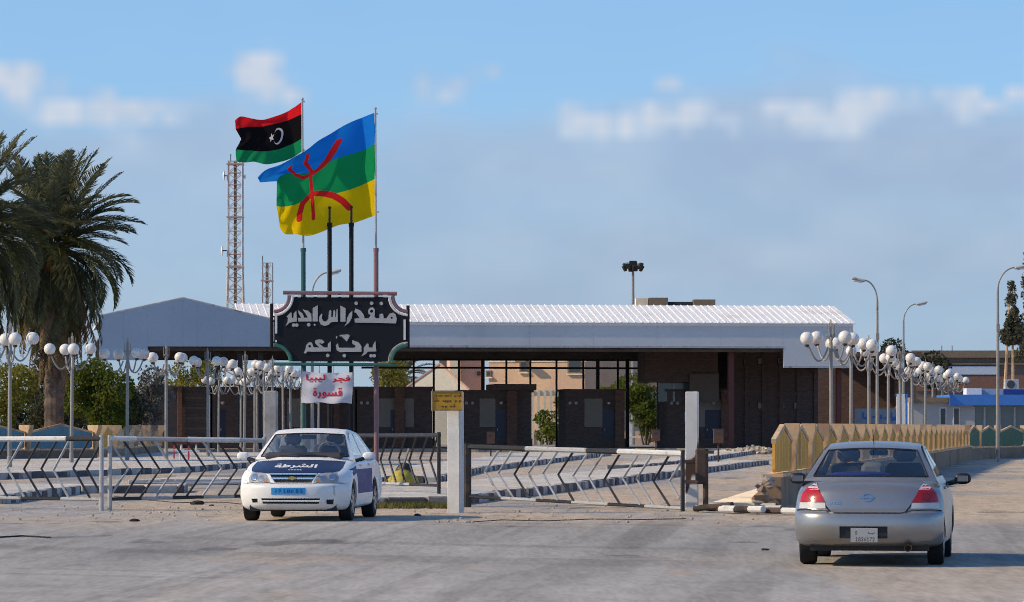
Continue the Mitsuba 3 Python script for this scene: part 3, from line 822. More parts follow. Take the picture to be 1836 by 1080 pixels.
def lattice_tower(name, label, px, Y, py_top, w0, w1, nseg, dishes, base_py=560, bend=None):
    k = thing(name, label, 'tower')
    x = AT(px, Y)
    zt = ZAT(py_top, Y)
    zs = np.linspace(0, zt, nseg + 1)
    wid = lambda z: w1 + (w0 - w1) * max(0, 1 - z / (zt * 0.62)) ** 1.2
    corners = [(-1, -1), (1, -1), (1, 1), (-1, 1)]
    for i, (a, b) in enumerate(corners):
        for (z0, z1, m) in [(zs[j], zs[j + 1], 'mat_tower_red' if (j // 3) % 2 else 'mat_tower_white') for j in range(0)]:
            pass
        part(k, 'leg', MB().tube([[x + a * wid(z) / 2, Y + b * wid(z) / 2, z] for z in zs], 0.085, 5).m(), 'mat_tower_white')
    braces = {0: MB(), 1: MB()}
    for j in range(nseg):
        c = (j // 4) % 2
        za, zb = zs[j], zs[j + 1]
        for q in range(4):
            p, r = corners[q], corners[(q + 1) % 4]
            P = lambda s, z: [x + s[0] * wid(z) / 2, Y + s[1] * wid(z) / 2, z]
            braces[c].tube([P(p, za), P(r, zb)], 0.045, 4, False).tube([P(r, za), P(p, zb)], 0.045, 4, False).tube([P(p, zb), P(r, zb)], 0.05, 4, False)
    for c, m in ((0, 'mat_tower_white'), (1, 'mat_tower_red')):
        if braces[c].v:
            part(k, 'bracing', braces[c].m(), m, kind='stuff')
    part(k, 'cable_ladder', MB().box((x, Y, zt / 2), (0.32, 0.1, zt)).m(), 'mat_brown_block', smooth=False)
    for z in [zt * f for f in ((0.30, .42, 0.62, .80, .99) if nseg > 14 else (.6, .9))]:
        w = wid(z) + 0.25
        part(k, 'platform', MB().box((x, Y, z), (w, w, 0.14)).m(), 'mat_tower_red', smooth=False)
    for (dx, py, r) in dishes:
        z = ZAT(py, Y)
        d = part(k, 'dish', MB().lathe([(0, -.18), (r * .6, -.14), (r, 0), (r * .97, .03), (r * .6, -.08), (0, -.11)], (x + dx, Y - .5, z), 16, 'x' if abs(dx) > 1 else 'y').m(), 'mat_cabin_white')
        add(f'{d}__bracket', MB().tube([[x + dx, Y - .5, z], [x + np.sign(dx) * wid(z) / 2, Y - .3, z]], .06, 5).m(), 'mat_frame_dark')
    part(k, 'antenna', MB().tube([[x - .5, Y, zt], [x - .5, Y, zt + .8]], .05, 5).m(), 'mat_frame_dark')
    return k


lattice_tower('lattice_tower', 'tall red and white lattice mast with dishes rising behind the gable, left of the flags', 422, 420.0, 290, 2.9, 1.55, 24,
              ((-1.15, 316, .55), (-1.35, 450, .6), (1.1, 318, .25)))
lattice_tower('lattice_tower', 'short lattice mast standing right of the tall red and white one', 479, 430.0, 472, 1.35, 1.1, 12, ())

# ================================================================ plants
def frond_mesh(L, elev, droop, r, leaflets=34, leaf_len=0.42, vee=0.7, dead=False):
    """one feather frond from the origin towards +x: a drooping rib with two combs of narrow leaflets"""
    n = 12
    s = np.linspace(0, 1, n)
    ang = elev - droop * s ** 1.4
    dx = np.cumsum(np.cos(ang)) * L / n
    dz = np.cumsum(np.sin(ang)) * L / n
    P = np.stack([dx, 0.06 * L * np.sin(s * 3) * r.uniform(-1, 1), dz], 1)
    mb = MB().tube(P, np.linspace(0.04, 0.008, n), 4, False)
    V, F = [], []
    for i in range(leaflets):
        t = 0.12 + 0.88 * (i + r.random() * .6) / leaflets
        p = np.array([np.interp(t, s, P[:, j]) for j in range(3)])
        a = np.interp(t, s, ang)
        fw = np.array([math.cos(a), 0, math.sin(a)])
        upv = np.array([-math.sin(a), 0, math.cos(a)])
        ll = leaf_len * (math.sin(PI * min(1, 0.15 + t * 0.88)) ** 0.6) * r.uniform(.8, 1.15)
        for sd in (-1, 1):
            sp = r.uniform(.75, 1.15)
            d = fw * 0.75 + np.array([0, sd, 0]) * sp * (0.55 if dead else 0.9) + upv * vee * r.uniform(.1, .6) * (-1 if dead else 1)
            d /= np.linalg.norm(d)
            w = np.cross(d, [0, sd * 0.4, 1.0]); w /= np.linalg.norm(w)
            tip = p + d * ll + np.array([0, 0, -0.25 * ll * r.random()])
            mid = p + d * ll * .5 + np.array([0, 0, 0.02])
            b = len(V)
            V += [p - w * .008, p + w * .008, mid + w * 0.024, mid - w * 0.024, tip]
            F += [[b, b + 1, b + 2], [b, b + 2, b + 3], [b + 3, b + 2, b + 4]]
    mb.raw(V, F)
    return mb.m()


_r = random.Random(21)
FR = {}
for kind, (mname, cnt) in {'fresh': ('mat_palm_leaf', 5), 'yellow': ('mat_palm_leaf_yellow', 2), 'dead': ('mat_palm_leaf_dead', 3)}.items():
    FR[kind] = []
    for i in range(cnt):
        for droop in ((0.35, 0.9, 1.5) if kind != 'dead' else (0.35,)):
            m = frond_mesh(3.2, 0.0, droop, _r, 52 if kind != 'dead' else 40, 0.66 if kind != 'dead' else 0.4, dead=(kind == 'dead'))
            FR[kind].append((droop, mikit.ply(m, mname, smooth=False)))


def palm(label, x, y, hc, seed, n=92, dead=46, size=1.0, trunk_r=0.36, group=None, lean=0.0, low=-1.35, stalks=14):
    k = thing('palm_tree', label, 'palm tree', group)
    r = random.Random(seed)
    pts = [[x + lean * (1 - t) ** 2, y, t * (hc + 0.3)] for t in np.linspace(-0.03, 1, 40)]
    rad = [trunk_r * (1.15 - .25 * min(1, i / 6)) * (1 + (0.05 if i % 2 else -0.04)) + (0.12 if i > 33 else 0) for i in range(40)]
    part(k, 'trunk', MB().tube(pts, rad, 12).m(), 'mat_palm_trunk', smooth=False)
    def place(d, elev, az, sc):
        e = T().translate([x + 0.18 * math.cos(az), y + 0.18 * math.sin(az), hc + 0.25 * math.sin(elev)]).rotate([0, 0, 1], math.degrees(az)).rotate([0, 1, 0], -math.degrees(elev)).scale(sc)
        part(k, 'frond', d, tw=e)
    for i in range(n):
        t = (i + .5) / n
        elev = 1.45 - t ** 0.85 * (1.45 - low) + r.uniform(-.12, .12)
        az = i * 2.39996 + r.uniform(-.2, .2)
        want = 0.35 if elev > .95 else (0.9 if elev > .3 else 1.5 if elev > -.6 else .9)
        kind = 'yellow' if r.random() < .07 and elev < .6 else 'fresh'
        d = r.choice([m for dd, m in FR[kind] if abs(dd - want) < .01])
        place(d, elev, az, size * r.uniform(.88, 1.12) * (1.12 if elev > .8 else 1.0))
    for i in range(dead):
        az = r.uniform(0, 2 * PI)
        place(r.choice(FR['dead'] + FR['fresh'][:1])[1], r.uniform(-1.5, -.95), az, size * r.uniform(.75, 1.35))
    for i in range(dead):
        az = r.uniform(0, 2 * PI)
        e = T().translate([x + trunk_r * .7 * math.cos(az), y + trunk_r * .7 * math.sin(az), hc - r.uniform(.2, 3.4)]).rotate([0, 0, 1], math.degrees(az)).rotate([0, 1, 0], -math.degrees(r.uniform(-1.5, -1.05))).scale(size * r.uniform(.5, .85))
        part(k, 'frond', r.choice(FR['dead'])[1], tw=e)
    for i in range(stalks):
        az = r.uniform(0, 2 * PI)
        L = r.uniform(.6, 1.1) * size
        p0 = np.array([x, y, hc - .1])
        q = [p0 + np.array([math.cos(az) * L * t, math.sin(az) * L * t, 0.5 * t - 1.0 * t * t]) for t in np.linspace(0.2, 1, 6)]
        mb = MB().tube(q, .028, 5)
        for j in range(10):
            e = q[-1] + np.array([r.uniform(-.16, .16), r.uniform(-.16, .16), -r.uniform(.2, .55)])
            mb.tube([q[-1], e], .012, 4, False)
        part(k, 'fruit_stalk', mb.m(), 'mat_orange_stalk', smooth=False)
    return k


palm('big date palm with a full drooping crown and thick trunk behind the blue fence', AT(97, 168), 168.0, 9.1, 3, n=200, dead=150, size=1.17, trunk_r=.47, low=-1.45)
palm('date palm cut by the left edge, only its drooping fronds in view', AT(-72, 148), 148.0, 8.7, 8, size=1.2, n=170, dead=120, trunk_r=.4)
palm('small palm far behind the sign, seen under the canopy beside the tiled hut', AT(722, 300), 300.0, 5.2, 15, n=46, dead=16, size=0.85, stalks=0, trunk_r=.3, low=-.9)


def foliage(blobs, n, leaf, seed, squash=0.8, cull=.30):
    """many leaf-sized faces spread through a few overlapping lumps: blobs (x, y, z, r)"""
    r = np.random.RandomState(seed)
    V, F = [], []
    w = np.array([b[3] ** 2 for b in blobs]); w = w / w.sum()
    which = r.choice(len(blobs), n, p=w)
    B = np.array(blobs)[which]
    d = r.normal(size=(n, 3)); d /= np.linalg.norm(d, axis=1, keepdims=True)
    rad = r.uniform(0.45, 1.0, n) ** 0.6
    P = B[:, :3] + d * (B[:, 3] * rad)[:, None] * [1, 1, squash]
    keep = meshkit.noise(P * 1.3 / max(0.5, leaf * 4), seed=seed) > cull
    P, d = P[keep], d[keep]
    n = len(P)
    a = r.normal(size=(n, 3)) + d * .6; a /= np.linalg.norm(a, axis=1, keepdims=True)
    b = np.cross(a, r.normal(size=(n, 3))); b /= np.linalg.norm(b, axis=1, keepdims=True)
    L = leaf * r.uniform(.6, 1.3, n)[:, None]
    v = np.stack([P - a * L * .5, P + b * L * .24, P + a * L * .5, P - b * L * .24], 1).reshape(-1, 3)
    i = np.arange(n)[:, None] * 4
    f = np.vstack([i + [0, 1, 2], i + [0, 2, 3]])
    return trimesh.Trimesh(v, f, process=False)


def tree(name, label, cat, x, y, trunk, blobs, n, leaf, m, seed, group=None, trunk_r=.12, squash=.85, bark='mat_bark'):
    k = thing(name, label, cat, group)
    mb = MB()
    for pts, r0, r1 in trunk:
        pts = np.array(pts, float) + [x, y, 0]
        mb.tube(pts, np.linspace(r0, r1, len(pts)), 7)
    part(k, 'trunk', mb.m(), bark)
    part(k, 'crown', foliage([(x + a, y + b, c, d) for a, b, c, d in blobs], n, leaf, seed, squash), m, smooth=False)
    return k


def shrub(label, px0, px1, py0, py1, Y, n, leaf, m, seed, name='shrub', cat='shrub'):
    """a bush that fills about this part of the photograph at distance Y"""
    x0, x1, z1, z0 = AT(px0, Y), AT(px1, Y), ZAT(py0, Y), max(0.0, ZAT(py1, Y))
    r = random.Random(seed)
    w, h = (x1 - x0), (z1 - z0)
    xc = (x0 + x1) / 2
    bl = []
    for i in range(9):
        rr = r.uniform(.2, .34) * min(w, h)
        bl.append((r.uniform(-.5, .5) * (w - rr * 1.6), r.uniform(-.3, .3) * w, z0 + rr * .8 + r.random() * (h - rr * 1.7), rr))
    tr = [([[0, 0, -.1], [r.uniform(-.2, .2), 0, z0 + h * .3], [r.uniform(-.4, .4) * w * .3, 0, z0 + h * .7]], .1, .03), ([[.1, 0, -.1], [w * .2, .1, z0 + h * .6]], .07, .02), ([[-.1, 0, -.1], [-w * .2, .1, z0 + h * .6]], .07, .02)]
    return tree(name, label, cat, xc, Y, tr, bl, n, leaf, m, seed)


shrub('leafy green shrub between the big palm trunk and the third lamp post', 112, 240, 640, 790, 176, 7500, .20, 'mat_leaf_green', 31)
shrub('yellow-green shrub at the left edge below the palm fronds', -60, 80, 636, 790, 172, 6000, .20, 'mat_leaf_yellowgreen', 32)
shrub('dark undergrowth shrub behind the big palm trunk', 20, 150, 620, 800, 182, 6000, .22, 'mat_leaf_dark', 33)
shrub('broad dark hedge tree filling the gap behind the palm trunk and shrubs', -120, 270, 622, 815, 200, 14000, .30, 'mat_leaf_dark', 44, 'garden_tree', 'tree')
shrub('grey dry shrub behind the lamp posts left of the slatted booth', 214, 316, 640, 800, 205, 4500, .20, 'mat_leaf_grey', 34)
shrub('yellow-green bush rising over the slatted booth roof', 276, 402, 628, 740, 262, 4000, .26, 'mat_leaf_yellowgreen', 35)
shrub('dark green tree behind the slatted booth, under the gable', 330, 372, 632, 700, 275, 1200, .26, 'mat_leaf_green', 36)
shrub('bright green tree under the canopy between the lone booth and the rightmost booth', 1100, 1216, 652, 800, 268, 8000, .24, 'mat_leaf_green', 37, 'garden_tree', 'tree')
shrub('green bush peeping out left of the lone booth', 985, 1046, 684, 800, 270, 2600, .22, 'mat_leaf_green', 38)
shrub('yellowish bush over the roof of the lone booth', 1074, 1128, 676, 720, 280, 1500, .22, 'mat_leaf_yellowgreen', 39)
shrub('low palm-leaved plant in the gap right of the booth with the roof box', 958, 1012, 728, 800, 275, 800, .34, 'mat_leaf_green', 40, 'garden_plant', 'plant')
shrub('olive-green bush behind the small palm under the welcome sign', 660, 742, 640, 720, 290, 2200, .26, 'mat_leaf_yellowgreen', 41)
shrub('dark tree top behind the right lamp posts, before the warehouse', 1636, 1704, 612, 700, 300, 1900, .30, 'mat_leaf_dark', 42, 'garden_tree', 'tree')
shrub('grey-green tree top peeping over the dark shed', 1556, 1640, 600, 680, 300, 2000, .30, 'mat_leaf_dark', 43, 'garden_tree', 'tree')


def pine(label, px, py_top, py_low, Y, wpx, trunks, seed, n):
    k = thing('pine_tree', label, 'tree', None)
    r = random.Random(seed)
    x = AT(px, Y)
    zt, zl = ZAT(py_top, Y), ZAT(py_low, Y)
    w = wpx * Y / FOC
    dx_c = sum(q[1] for q in trunks) / len(trunks)
    mb = MB()
    for dx0, dx1 in trunks:
        mb.tube([[x + dx0 * w, Y, 0], [x + (dx0 + dx1) / 2 * w, Y, zl * .7], [x + dx1 * w, Y, zt * .97]], [.11, .085, .02], 6)
    part(k, 'trunk', mb.m(), 'mat_fence_pillar')
    bl = []
    for i in range(120):
        t = r.random() ** 1.3
        ww = w * (.50 - .40 * t) * r.uniform(.1, 1) ** .7
        a = r.uniform(0, 2 * PI)
        bl.append((x + dx_c * w + math.cos(a) * ww, Y + math.sin(a) * ww, zl + t * (zt - zl), r.uniform(.09, .2) * w * (1.05 - .6 * t)))
    part(k, 'crown', foliage(bl, n, .16, seed, 1.2, .12), 'mat_leaf_pine', smooth=False)


pine('thin pine with two bare pale stems above the blue-roofed cabin', 1813, 505, 612, 215, 42, ((-.42, -.05), (.1, .05)), 51, 5200)
pine('taller dark pine cut by the right edge behind the street lamp', 1840, 446, 640, 218, 62, ((0, .1),), 52, 9000)

# ================================================================ lamp posts with four globes
def lamp_protos():
    P = {}
    P['pole'] = mikit.ply(MB().tube([[0, 0, -.1], [0, 0, .5], [0, 0, .52], [0, 0, 4.35]], [.085, .085, .066, .058], 12).m(), 'mat_lamp_pole', smooth=40)
    pts = []
    for t in np.linspace(0, 1, 14):
        # leaves the pole, dips and rises to the globe
        xx = .06 + .72 * t
        zz = 3.98 - 0.44 * math.sin(PI * min(1, t * 1.08)) ** .9 + .02 * t
        pts.append([xx, 0, zz])
    pts.append([.80, 0, 4.02])
    P['arm'] = mikit.ply(MB().tube(pts, .03, 7).m(), 'mat_lamp_pole', smooth=40)
    P['cup'] = mikit.ply(MB().lathe([(0, 0), (.05, .0), (.085, .05), (.07, .075), (0, .08)], (.80, 0, 4.0), 12).m(), 'mat_globe_base', smooth=40)
    P['globe'] = mikit.ply(trimesh.creation.icosphere(3, .208).apply_translation([.80, 0, 4.27]), 'mat_globe', smooth=True)
    s = MB()
    for a in range(4):
        c, q = math.cos(a * PI / 2 + .4) * .12, math.sin(a * PI / 2 + .4) * .12
        s.tube([[c * .4, q * .4, 4.2], [c, q, 4.32], [c, q, 4.68 + .05 * (a % 2)]], .017, 5)
    s.tube([[0, 0, 4.3], [0, 0, 4.85]], .02, 5)
    s.box((0, 0, 4.36), (.2, .2, .05), .4)
    P['finial'] = mikit.ply(s.m(), 'mat_lamp_pole', smooth=False)
    return P


LP = lamp_protos()


def lamp(px, Y, rz, label, group, z=0.0, hs=1.0, miss=()):
    k = thing('lamp_post', label, 'lamp post', group)
    x = AT(px, Y)
    lr = random.Random(int(px * 10))
    base = T().translate([x, Y, z]).rotate([0, 1, 0], lr.uniform(-.5, .5)).scale([1, 1, hs])
    part(k, 'pole', LP['pole'], tw=base)
    part(k, 'finial', LP['finial'], tw=base)
    for i in range(4):
        tw = T().translate([x, Y, z + 4.2 * (hs - 1) + lr.uniform(-.03, .02)]).rotate([0, 0, 1], math.degrees(rz + i * PI / 2) + lr.uniform(-7, 7)).rotate([0, 1, 0], lr.uniform(-1.5, 1.5))
        a = part(k, 'arm', LP['arm'], tw=tw)
        add(f'{a}__cup', LP['cup'], tw=tw)
        if i not in miss:
            part(k, 'globe', LP['globe'], tw=tw)
    return k


ORD = ['first', 'second', 'third', 'fourth', 'fifth', 'sixth', 'seventh', 'eighth', 'ninth', 'tenth', 'eleventh', 'twelfth', 'thirteenth']
GL, GR_, GB = 'four-globe lamp posts in the row on the left', 'four-globe lamp posts in the row on the right', 'lamp posts of the far row before the booths'
LW = [f'{ORD[i]} counted from the left edge' for i in range(6)] + ['just left of the grey pillar top', 'just right of the grey pillar', 'halfway from the sixth one to the pillar', 'almost touching the left side of the grey pillar', 'left of the banner edge', 'right beside the green pole and banner']
for i, (px, Y, rz, hs) in enumerate(((17, 125, .35, 1.0), (128, 141, .3, 1.0), (228, 150, .45, 1.0), (298, 158, .8, 1.0), (373, 168, .6, 1.0), (438, 176, .9, 1.0), (489, 187, .5, 1.0), (508, 203, .7, .99), (457, 197, .2, 1.0), (474, 200, 1.1, 1.0), (521, 209, .4, .99), (541, 213, .9, .99))):
    lamp(px, Y, rz, f'four-globe lamp post of the left row, {LW[i]}', GL, .0, hs)
for i, (px, Y, rz) in enumerate(((392, 208, .6), (432, 214, .3), (461, 206, .9), (571, 212, .4))):
    lamp(px, Y, rz, f'shorter lamp post of the far row before the dark booths, {ORD[i]} from the left', GB, 0, .92)
for i, px in enumerate((1491, 1525.5, 1558.5, 1593, 1615, 1636, 1659, 1672, 1689, 1699, 1710)):
    Y = 8.03 / (.147 - (px - CX) / FOC)
    lamp(px, Y, .5 + .37 * i, f'four-globe lamp post of the right row, {ORD[i]} counted from the canopy end', GR_, 0)


def street_light(px, Y, py_head, dpx, label, lean=0.0):
    k = thing('street_light', label, 'street light')
    x = AT(px, Y)
    z = ZAT(py_head, Y)
    dx = dpx * Y / FOC
    H = z - 0.9
    pts = [[x, Y, -.1], [x, Y, H * .55], [x + lean, Y, H]]
    for t in np.linspace(0.15, 1, 9):
        a = t * PI / 2
        pts.append([x + lean + (dx * .8) * (1 - math.cos(a)), Y, H + .95 * math.sin(a)])
    part(k, 'pole', MB().tube(pts, [.09, .07, .05] + [.035] * 9, 8).m(), 'mat_lamp_pole')
    s = np.sign(dx)
    R = trimesh.transformations.rotation_matrix(-s * .22, [0, 1, 0])
    h = bevel_box((.62, .26, .13), .05)
    h.apply_transform(R); h.apply_translation([x + lean + dx * .8 + s * .25, Y, H + .98])
    hd = part(k, 'lamp_head', h, 'mat_pale_metal')
    g = bevel_box((.4, .2, .06), .02); g.apply_transform(R); g.apply_translation([x + lean + dx * .8 + s * .28, Y, H + .90])
    add(f'{hd}__lens', g, 'mat_clear_lens')
    part(k, 'junction_box', MB().box((x, Y - .1, H * .78), (.14, .12, .3)).m(), 'mat_lamp_pole', smooth=False)


street_light(1573, 172, 505, -30, 'tall curved street light leaning left above the third right lamp post')
street_light(1620, 208, 547, 30, 'street light with its flat head to the right, behind the right lamp posts')
street_light(1789, 163, 482, 40, 'tall thin street light before the blue-roofed cabin')
street_light(560, 168, 491, 36, 'street light whose curved arm shows between the flagpoles above the sign')


def floodlight_mast():
    k = thing('floodlight_mast', 'mast with a ring of dark floodlights above the white canopy roof', 'floodlight')
    Y = 300.0
    x, z = AT(1135, Y), ZAT(488, Y)
    part(k, 'pole', MB().tube([[x, Y, 0], [x, Y, z]], [.16, .1], 8).m(), 'mat_lamp_pole')
    part(k, 'ring', MB().lathe([(.3, -.05), (.36, 0), (.3, .05), (.24, 0), (.3, -.05)], (x, Y, z + .1), 16).m(), 'mat_frame_dark')
    for i in range(8):
        a = i * PI / 4 + .2
        b = bevel_box((.44, .2, .46), .04)
        b.apply_transform(trimesh.transformations.rotation_matrix(.5, [1, 0, 0]))
        b.apply_translation([0, -.68, .46 if i % 2 else .26])
        b.apply_transform(trimesh.transformations.rotation_matrix(a, [0, 0, 1]))
        b.apply_translation([x, Y, z])
        part(k, 'floodlight', b, 'mat_frame_dark')
    part(k, 'top_lamp', bevel_box((.6, .4, .5), .05).apply_translation([x, Y, z + .6]), 'mat_frame_dark')


floodlight_mast()

# ================================================================ fences
def fence(name, label, pts, panel_mats, wall_h=.58, top=1.18, peak=.26, wall_mat='mat_sand_wall', pillar_mat='mat_fence_pillar', pil_h=1.53, pil_w=.22, broken=False, panel_mesh=True, pil_t=.24, pil_off=0.0):
    """dwarf wall with flared pillars and gable-topped sheet panels along a polyline; one bay per segment"""
    k = thing(name, label, 'fence')
    P = [np.array(p, float) for p in pts]
    r = random.Random(5)
    for i in range(len(P) - 1):
        a, b = P[i], P[i + 1]
        L = np.linalg.norm(b - a); d = (b - a) / L
        ang = math.atan2(d[1], d[0])
        c = (a + b) / 2
        # wall length
        part(k, 'wall_length', MB().box((c[0], c[1], wall_h / 2 - .1), (L - .012, .3, wall_h + .2), ang).m(), wall_mat, smooth=False)
        part(k, 'wall_coping', MB().box((c[0], c[1], wall_h + .033), (L - .03, .36, .06), ang).m(), pillar_mat, smooth=False)
        # sheet panel with gabled top and bottom corners cut
        x0, x1 = pil_t / 2 + .06, L - pil_t / 2 - .06
        zb, zs = wall_h + .08, top
        xm = (x0 + x1) / 2
        o = Polygon([(x0, zb + .06), (x0 + .12, zb), (x1 - .12, zb), (x1, zb + .06), (x1, zs), (xm, zs + peak), (x0, zs)])
        m = MB().prism(o, .05, XZ(0, .025, 0)).m()
        mm = MB().mesh(m)
        W = 0.0
        nb = int((x1 - x0) / .34)
        for j in range(nb):
            xx = x0 + (j + .5) * (x1 - x0) / nb
            zt = zs + peak * (1 - abs(xx - xm) / (xm - x0)) - .05
            mm.box((xx, 0, (zb + .05 + zt) / 2), (.16, .062, zt - zb - .05))
        m = mm.m()
        R = trimesh.transformations.rotation_matrix(ang, [0, 0, 1]); R[:3, 3] = [a[0], a[1], 0]
        m.apply_transform(R)
        pk = part(k, 'panel', m, panel_mats[min(i, len(panel_mats) - 1)], smooth=False)
        cap = MB()
        for q0, q1 in (((x0, zs), (xm, zs + peak)), ((xm, zs + peak), (x1, zs))):
            cap.tube([[q0[0], 0, q0[1] + .03], [q1[0], 0, q1[1] + .03]], .06, 4)
        cm = cap.m(); cm.apply_transform(R)
        add(f'{pk}__cap_rail', cm, pillar_mat, smooth=False)
    for i, a in enumerate(P):
        if i == 0 and name == 'road_fence':
            continue
        if i < len(P) - 1:
            d = P[i + 1] - a
        ang = math.atan2(d[1], d[0])
        # flared pillar: narrow stem widening to a flat top, seen end-on along the fence
        o = Polygon([(-pil_w * .32, wall_h - .02), (pil_w * .32, wall_h - .02), (pil_w * .34, pil_h - .42), (pil_w * .62, pil_h - .12), (pil_w * .62, pil_h), (-pil_w * .62, pil_h), (-pil_w * .62, pil_h - .12), (-pil_w * .34, pil_h - .42)])
        m = MB().prism(o, pil_t, XZ(0, pil_t / 2, 0)).m()
        m.apply_transform(trimesh.transformations.rotation_matrix(ang + PI / 2, [0, 0, 1]))
        m.apply_translation([a[0] + pil_off * math.sin(ang), a[1] - pil_off * math.cos(ang), 0])
        part(k, 'pillar', m, pillar_mat, smooth=False)
    return k


FX = lambda y: 4.42 + .150 * (y - 67.3)
ys_f = [68.2 + 4.1 * i for i in range(26)]
pts_f = [(FX(y), y) for y in ys_f]
fence('road_fence', 'long sand-coloured wall with yellow gable-topped panels and flared pillars running away behind the silver car', pts_f, ['mat_fence_yellow'], pil_off=.02)
x_, y_ = pts_f[-1]
tail = [(x_, y_)]
for sl in (.25, .33, .45, .6, .8, 1.2, 2, 2, 2):
    n_ = math.hypot(sl, 1)
    x_, y_ = x_ + 4.1 * sl / n_, y_ + 4.1 / n_
    tail.append((x_, y_))
fence('road_fence', 'far green-panelled end of the wall curving off to the right below the blue-roofed cabin', tail, ['mat_fence_green'], wall_h=.5)
lf = [(AT(-190, 150), 150), (AT(-72, 155), 155), (AT(47, 159), 159), (AT(170, 162), 162)]
fence('blue_fence', 'low wall with pale blue gable-topped panels and sand pillars below the palms', lf, ['mat_fence_teal'], wall_h=.48, top=1.2, peak=.32, pil_w=.5)
lf2 = [(AT(176, 165), 165), (AT(202, 170), 170), (AT(222, 176), 176), (AT(240, 183), 183), (AT(256, 190), 190), (AT(270, 197), 197), (AT(284, 203), 203)]
fence('sand_fence', 'sand-coloured slatted fence seen end-on between the blue fence and the slatted booth', lf2, ['mat_fence_yellow', 'mat_fence_pillar'], wall_h=.48, pil_w=.62)

def rock(size, seed):
    """an angular broken lump"""
    q = np.random.RandomState(seed)
    p = q.normal(size=(11, 3)); p /= np.linalg.norm(p, axis=1, keepdims=True)
    p *= size * q.uniform(.6, 1.05, (11, 1)) * [1, q.uniform(.7, 1), q.uniform(.55, .85)]
    return trimesh.Trimesh(p, process=False).convex_hull


# broken wall end with fallen masonry
k = thing('broken_wall_end', 'broken brick end of the fence wall, its blocks exposed beside the silver car', 'rubble')
r = random.Random(12)
for i in range(60):
    b = rock(r.uniform(.025, .07), 900 + i)
    b.apply_translation([4.2 + r.gauss(0, .3), 67.5 + r.uniform(-.8, .5), .03])
    part(k, 'fragment', b, r.choice(['mat_rubble', 'mat_sand_wall', 'mat_fence_pillar']), smooth=False)
for i in range(26):
    t = r.random() ** 1.4
    b = rock(r.uniform(.09, .17), 300 + i)
    b.apply_translation([4.36 + r.uniform(-.12, .14) - .06 * (1 - t), 67.9 + r.uniform(-.2, .2), .03 + .50 * t])
    part(k, 'block', b, r.choice(['mat_rubble', 'mat_sand_wall', 'mat_kerb_grey', 'mat_fence_pillar']), smooth=False)

# ================================================================ gates and pillars
def AX(q):
    return q[0]


def gate(label, A, B, z0a, z1a, z0b, z1b, nbar, point, rail_cols, bar_cols, posts=(1, 1), r_top=.045, r_bot=.03, post_mats=('mat_dark_metal', 'mat_dark_metal'), name='barrier_gate'):
    """a lattice gate between ground points A and B: heights of its bottom and top rail at both ends; bars are chevrons pointing to point (-1 towards A)"""
    k = thing(name, label, 'gate')
    A, B = np.array(A, float), np.array(B, float)
    def P(t, s):
        q = A + (B - A) * t
        z0, z1 = z0a + (z0b - z0a) * t, z1a + (z1b - z1a) * t
        return [q[0], q[1], z0 + (z1 - z0) * s]
    n = len(rail_cols)
    for i in range(n):
        part(k, 'top_rail', MB().tube([P(i / n, 1), P((i + 1) / n, 1)], r_top * (1.12 if rail_cols[i] == 'mat_white_metal' else 1), 8).m(), rail_cols[i])
    nb = max(3, n - 1)
    for i in range(nb):
        part(k, 'bottom_rail', MB().tube([P(i / nb, 0), P((i + 1) / nb, 0)], r_bot, 6).m(), ('mat_dark_metal', 'mat_pale_metal')[i % 2] if bar_cols else rail_cols[i])
    L = np.linalg.norm(B - A)
    jr = random.Random(nbar)
    dx = max(.34 * abs(z1a - z0a) / L, min(.085, .27 / (abs(AX(B) - AX(A)) + .01)))
    for i in range(nbar):
        t = (i + .6 + jr.uniform(-.12, .12)) / nbar
        c = bar_cols[i % len(bar_cols)]
        tm = t + point * dx * .45
        te = t - point * dx * .55
        mb = MB()
        if 0.005 < tm < .995:
            e = min(max(te, .01), .99)
            f = (e - tm) / (te - tm)
            mb.tube([P(e, .5 + .48 * f), P(tm, .5 + jr.uniform(-.03, .03)), P(min(.99, max(.01, e + jr.uniform(-.006, .006))), .5 - .48 * f)], .023, 5)
            part(k, 'bar', mb.m(), c, smooth=False)
    for t, on, m in ((0, posts[0], post_mats[0]), (1, posts[1], post_mats[1])):
        if on:
            q = A + (B - A) * t
            part(k, 'post', MB().tube([[q[0], q[1], -.1], [q[0], q[1], (z1a if t == 0 else z1b) + .06]], .04 if on == 1 else .075, 8).m(), m)
    return k


D_, W_, P_ = 'mat_dark_metal', 'mat_white_metal', 'mat_pale_metal'
gate('sagging lattice gate with chevron bars between the yellow-sign pillar and the rusty pillar', (AT(838, 71), 71.0), (AT(1224, 67.2), 67.2), .20, 1.10, .06, 1.00, 14, -1,
     [D_, D_, P_, P_, D_, W_, W_], [D_, P_, P_], posts=(2, 1), r_top=.05)
gate('white-topped lattice gate at the left edge with chevron bars pointing left', (AT(-240, 70.5), 70.5), (AT(182, 68.0), 68.0), .22, 1.23, .20, 1.26, 15, -1,
     [W_, D_, W_, D_, W_, W_, D_], [P_, D_, D_], posts=(1, 1), post_mats=(P_, P_), r_top=.045)
gate('lattice gate left of the police car with chevron bars pointing right', (AT(197, 68.2), 68.2), (AT(474, 69.4), 69.4), .20, 1.26, .24, 1.22, 10, 1,
     [W_, P_, P_, W_, W_, P_], [P_, D_, D_], posts=(1, 1), post_mats=(P_, P_), r_top=.045)
gate('dark lattice gate standing open behind the police car and the yellow-sign pillar', (AT(640, 82.0), 82.0), (AT(787, 76.0), 76.0), .30, 1.28, .32, 1.30, 8, -1,
     [D_, D_, D_, D_], [D_], posts=(1, 1))


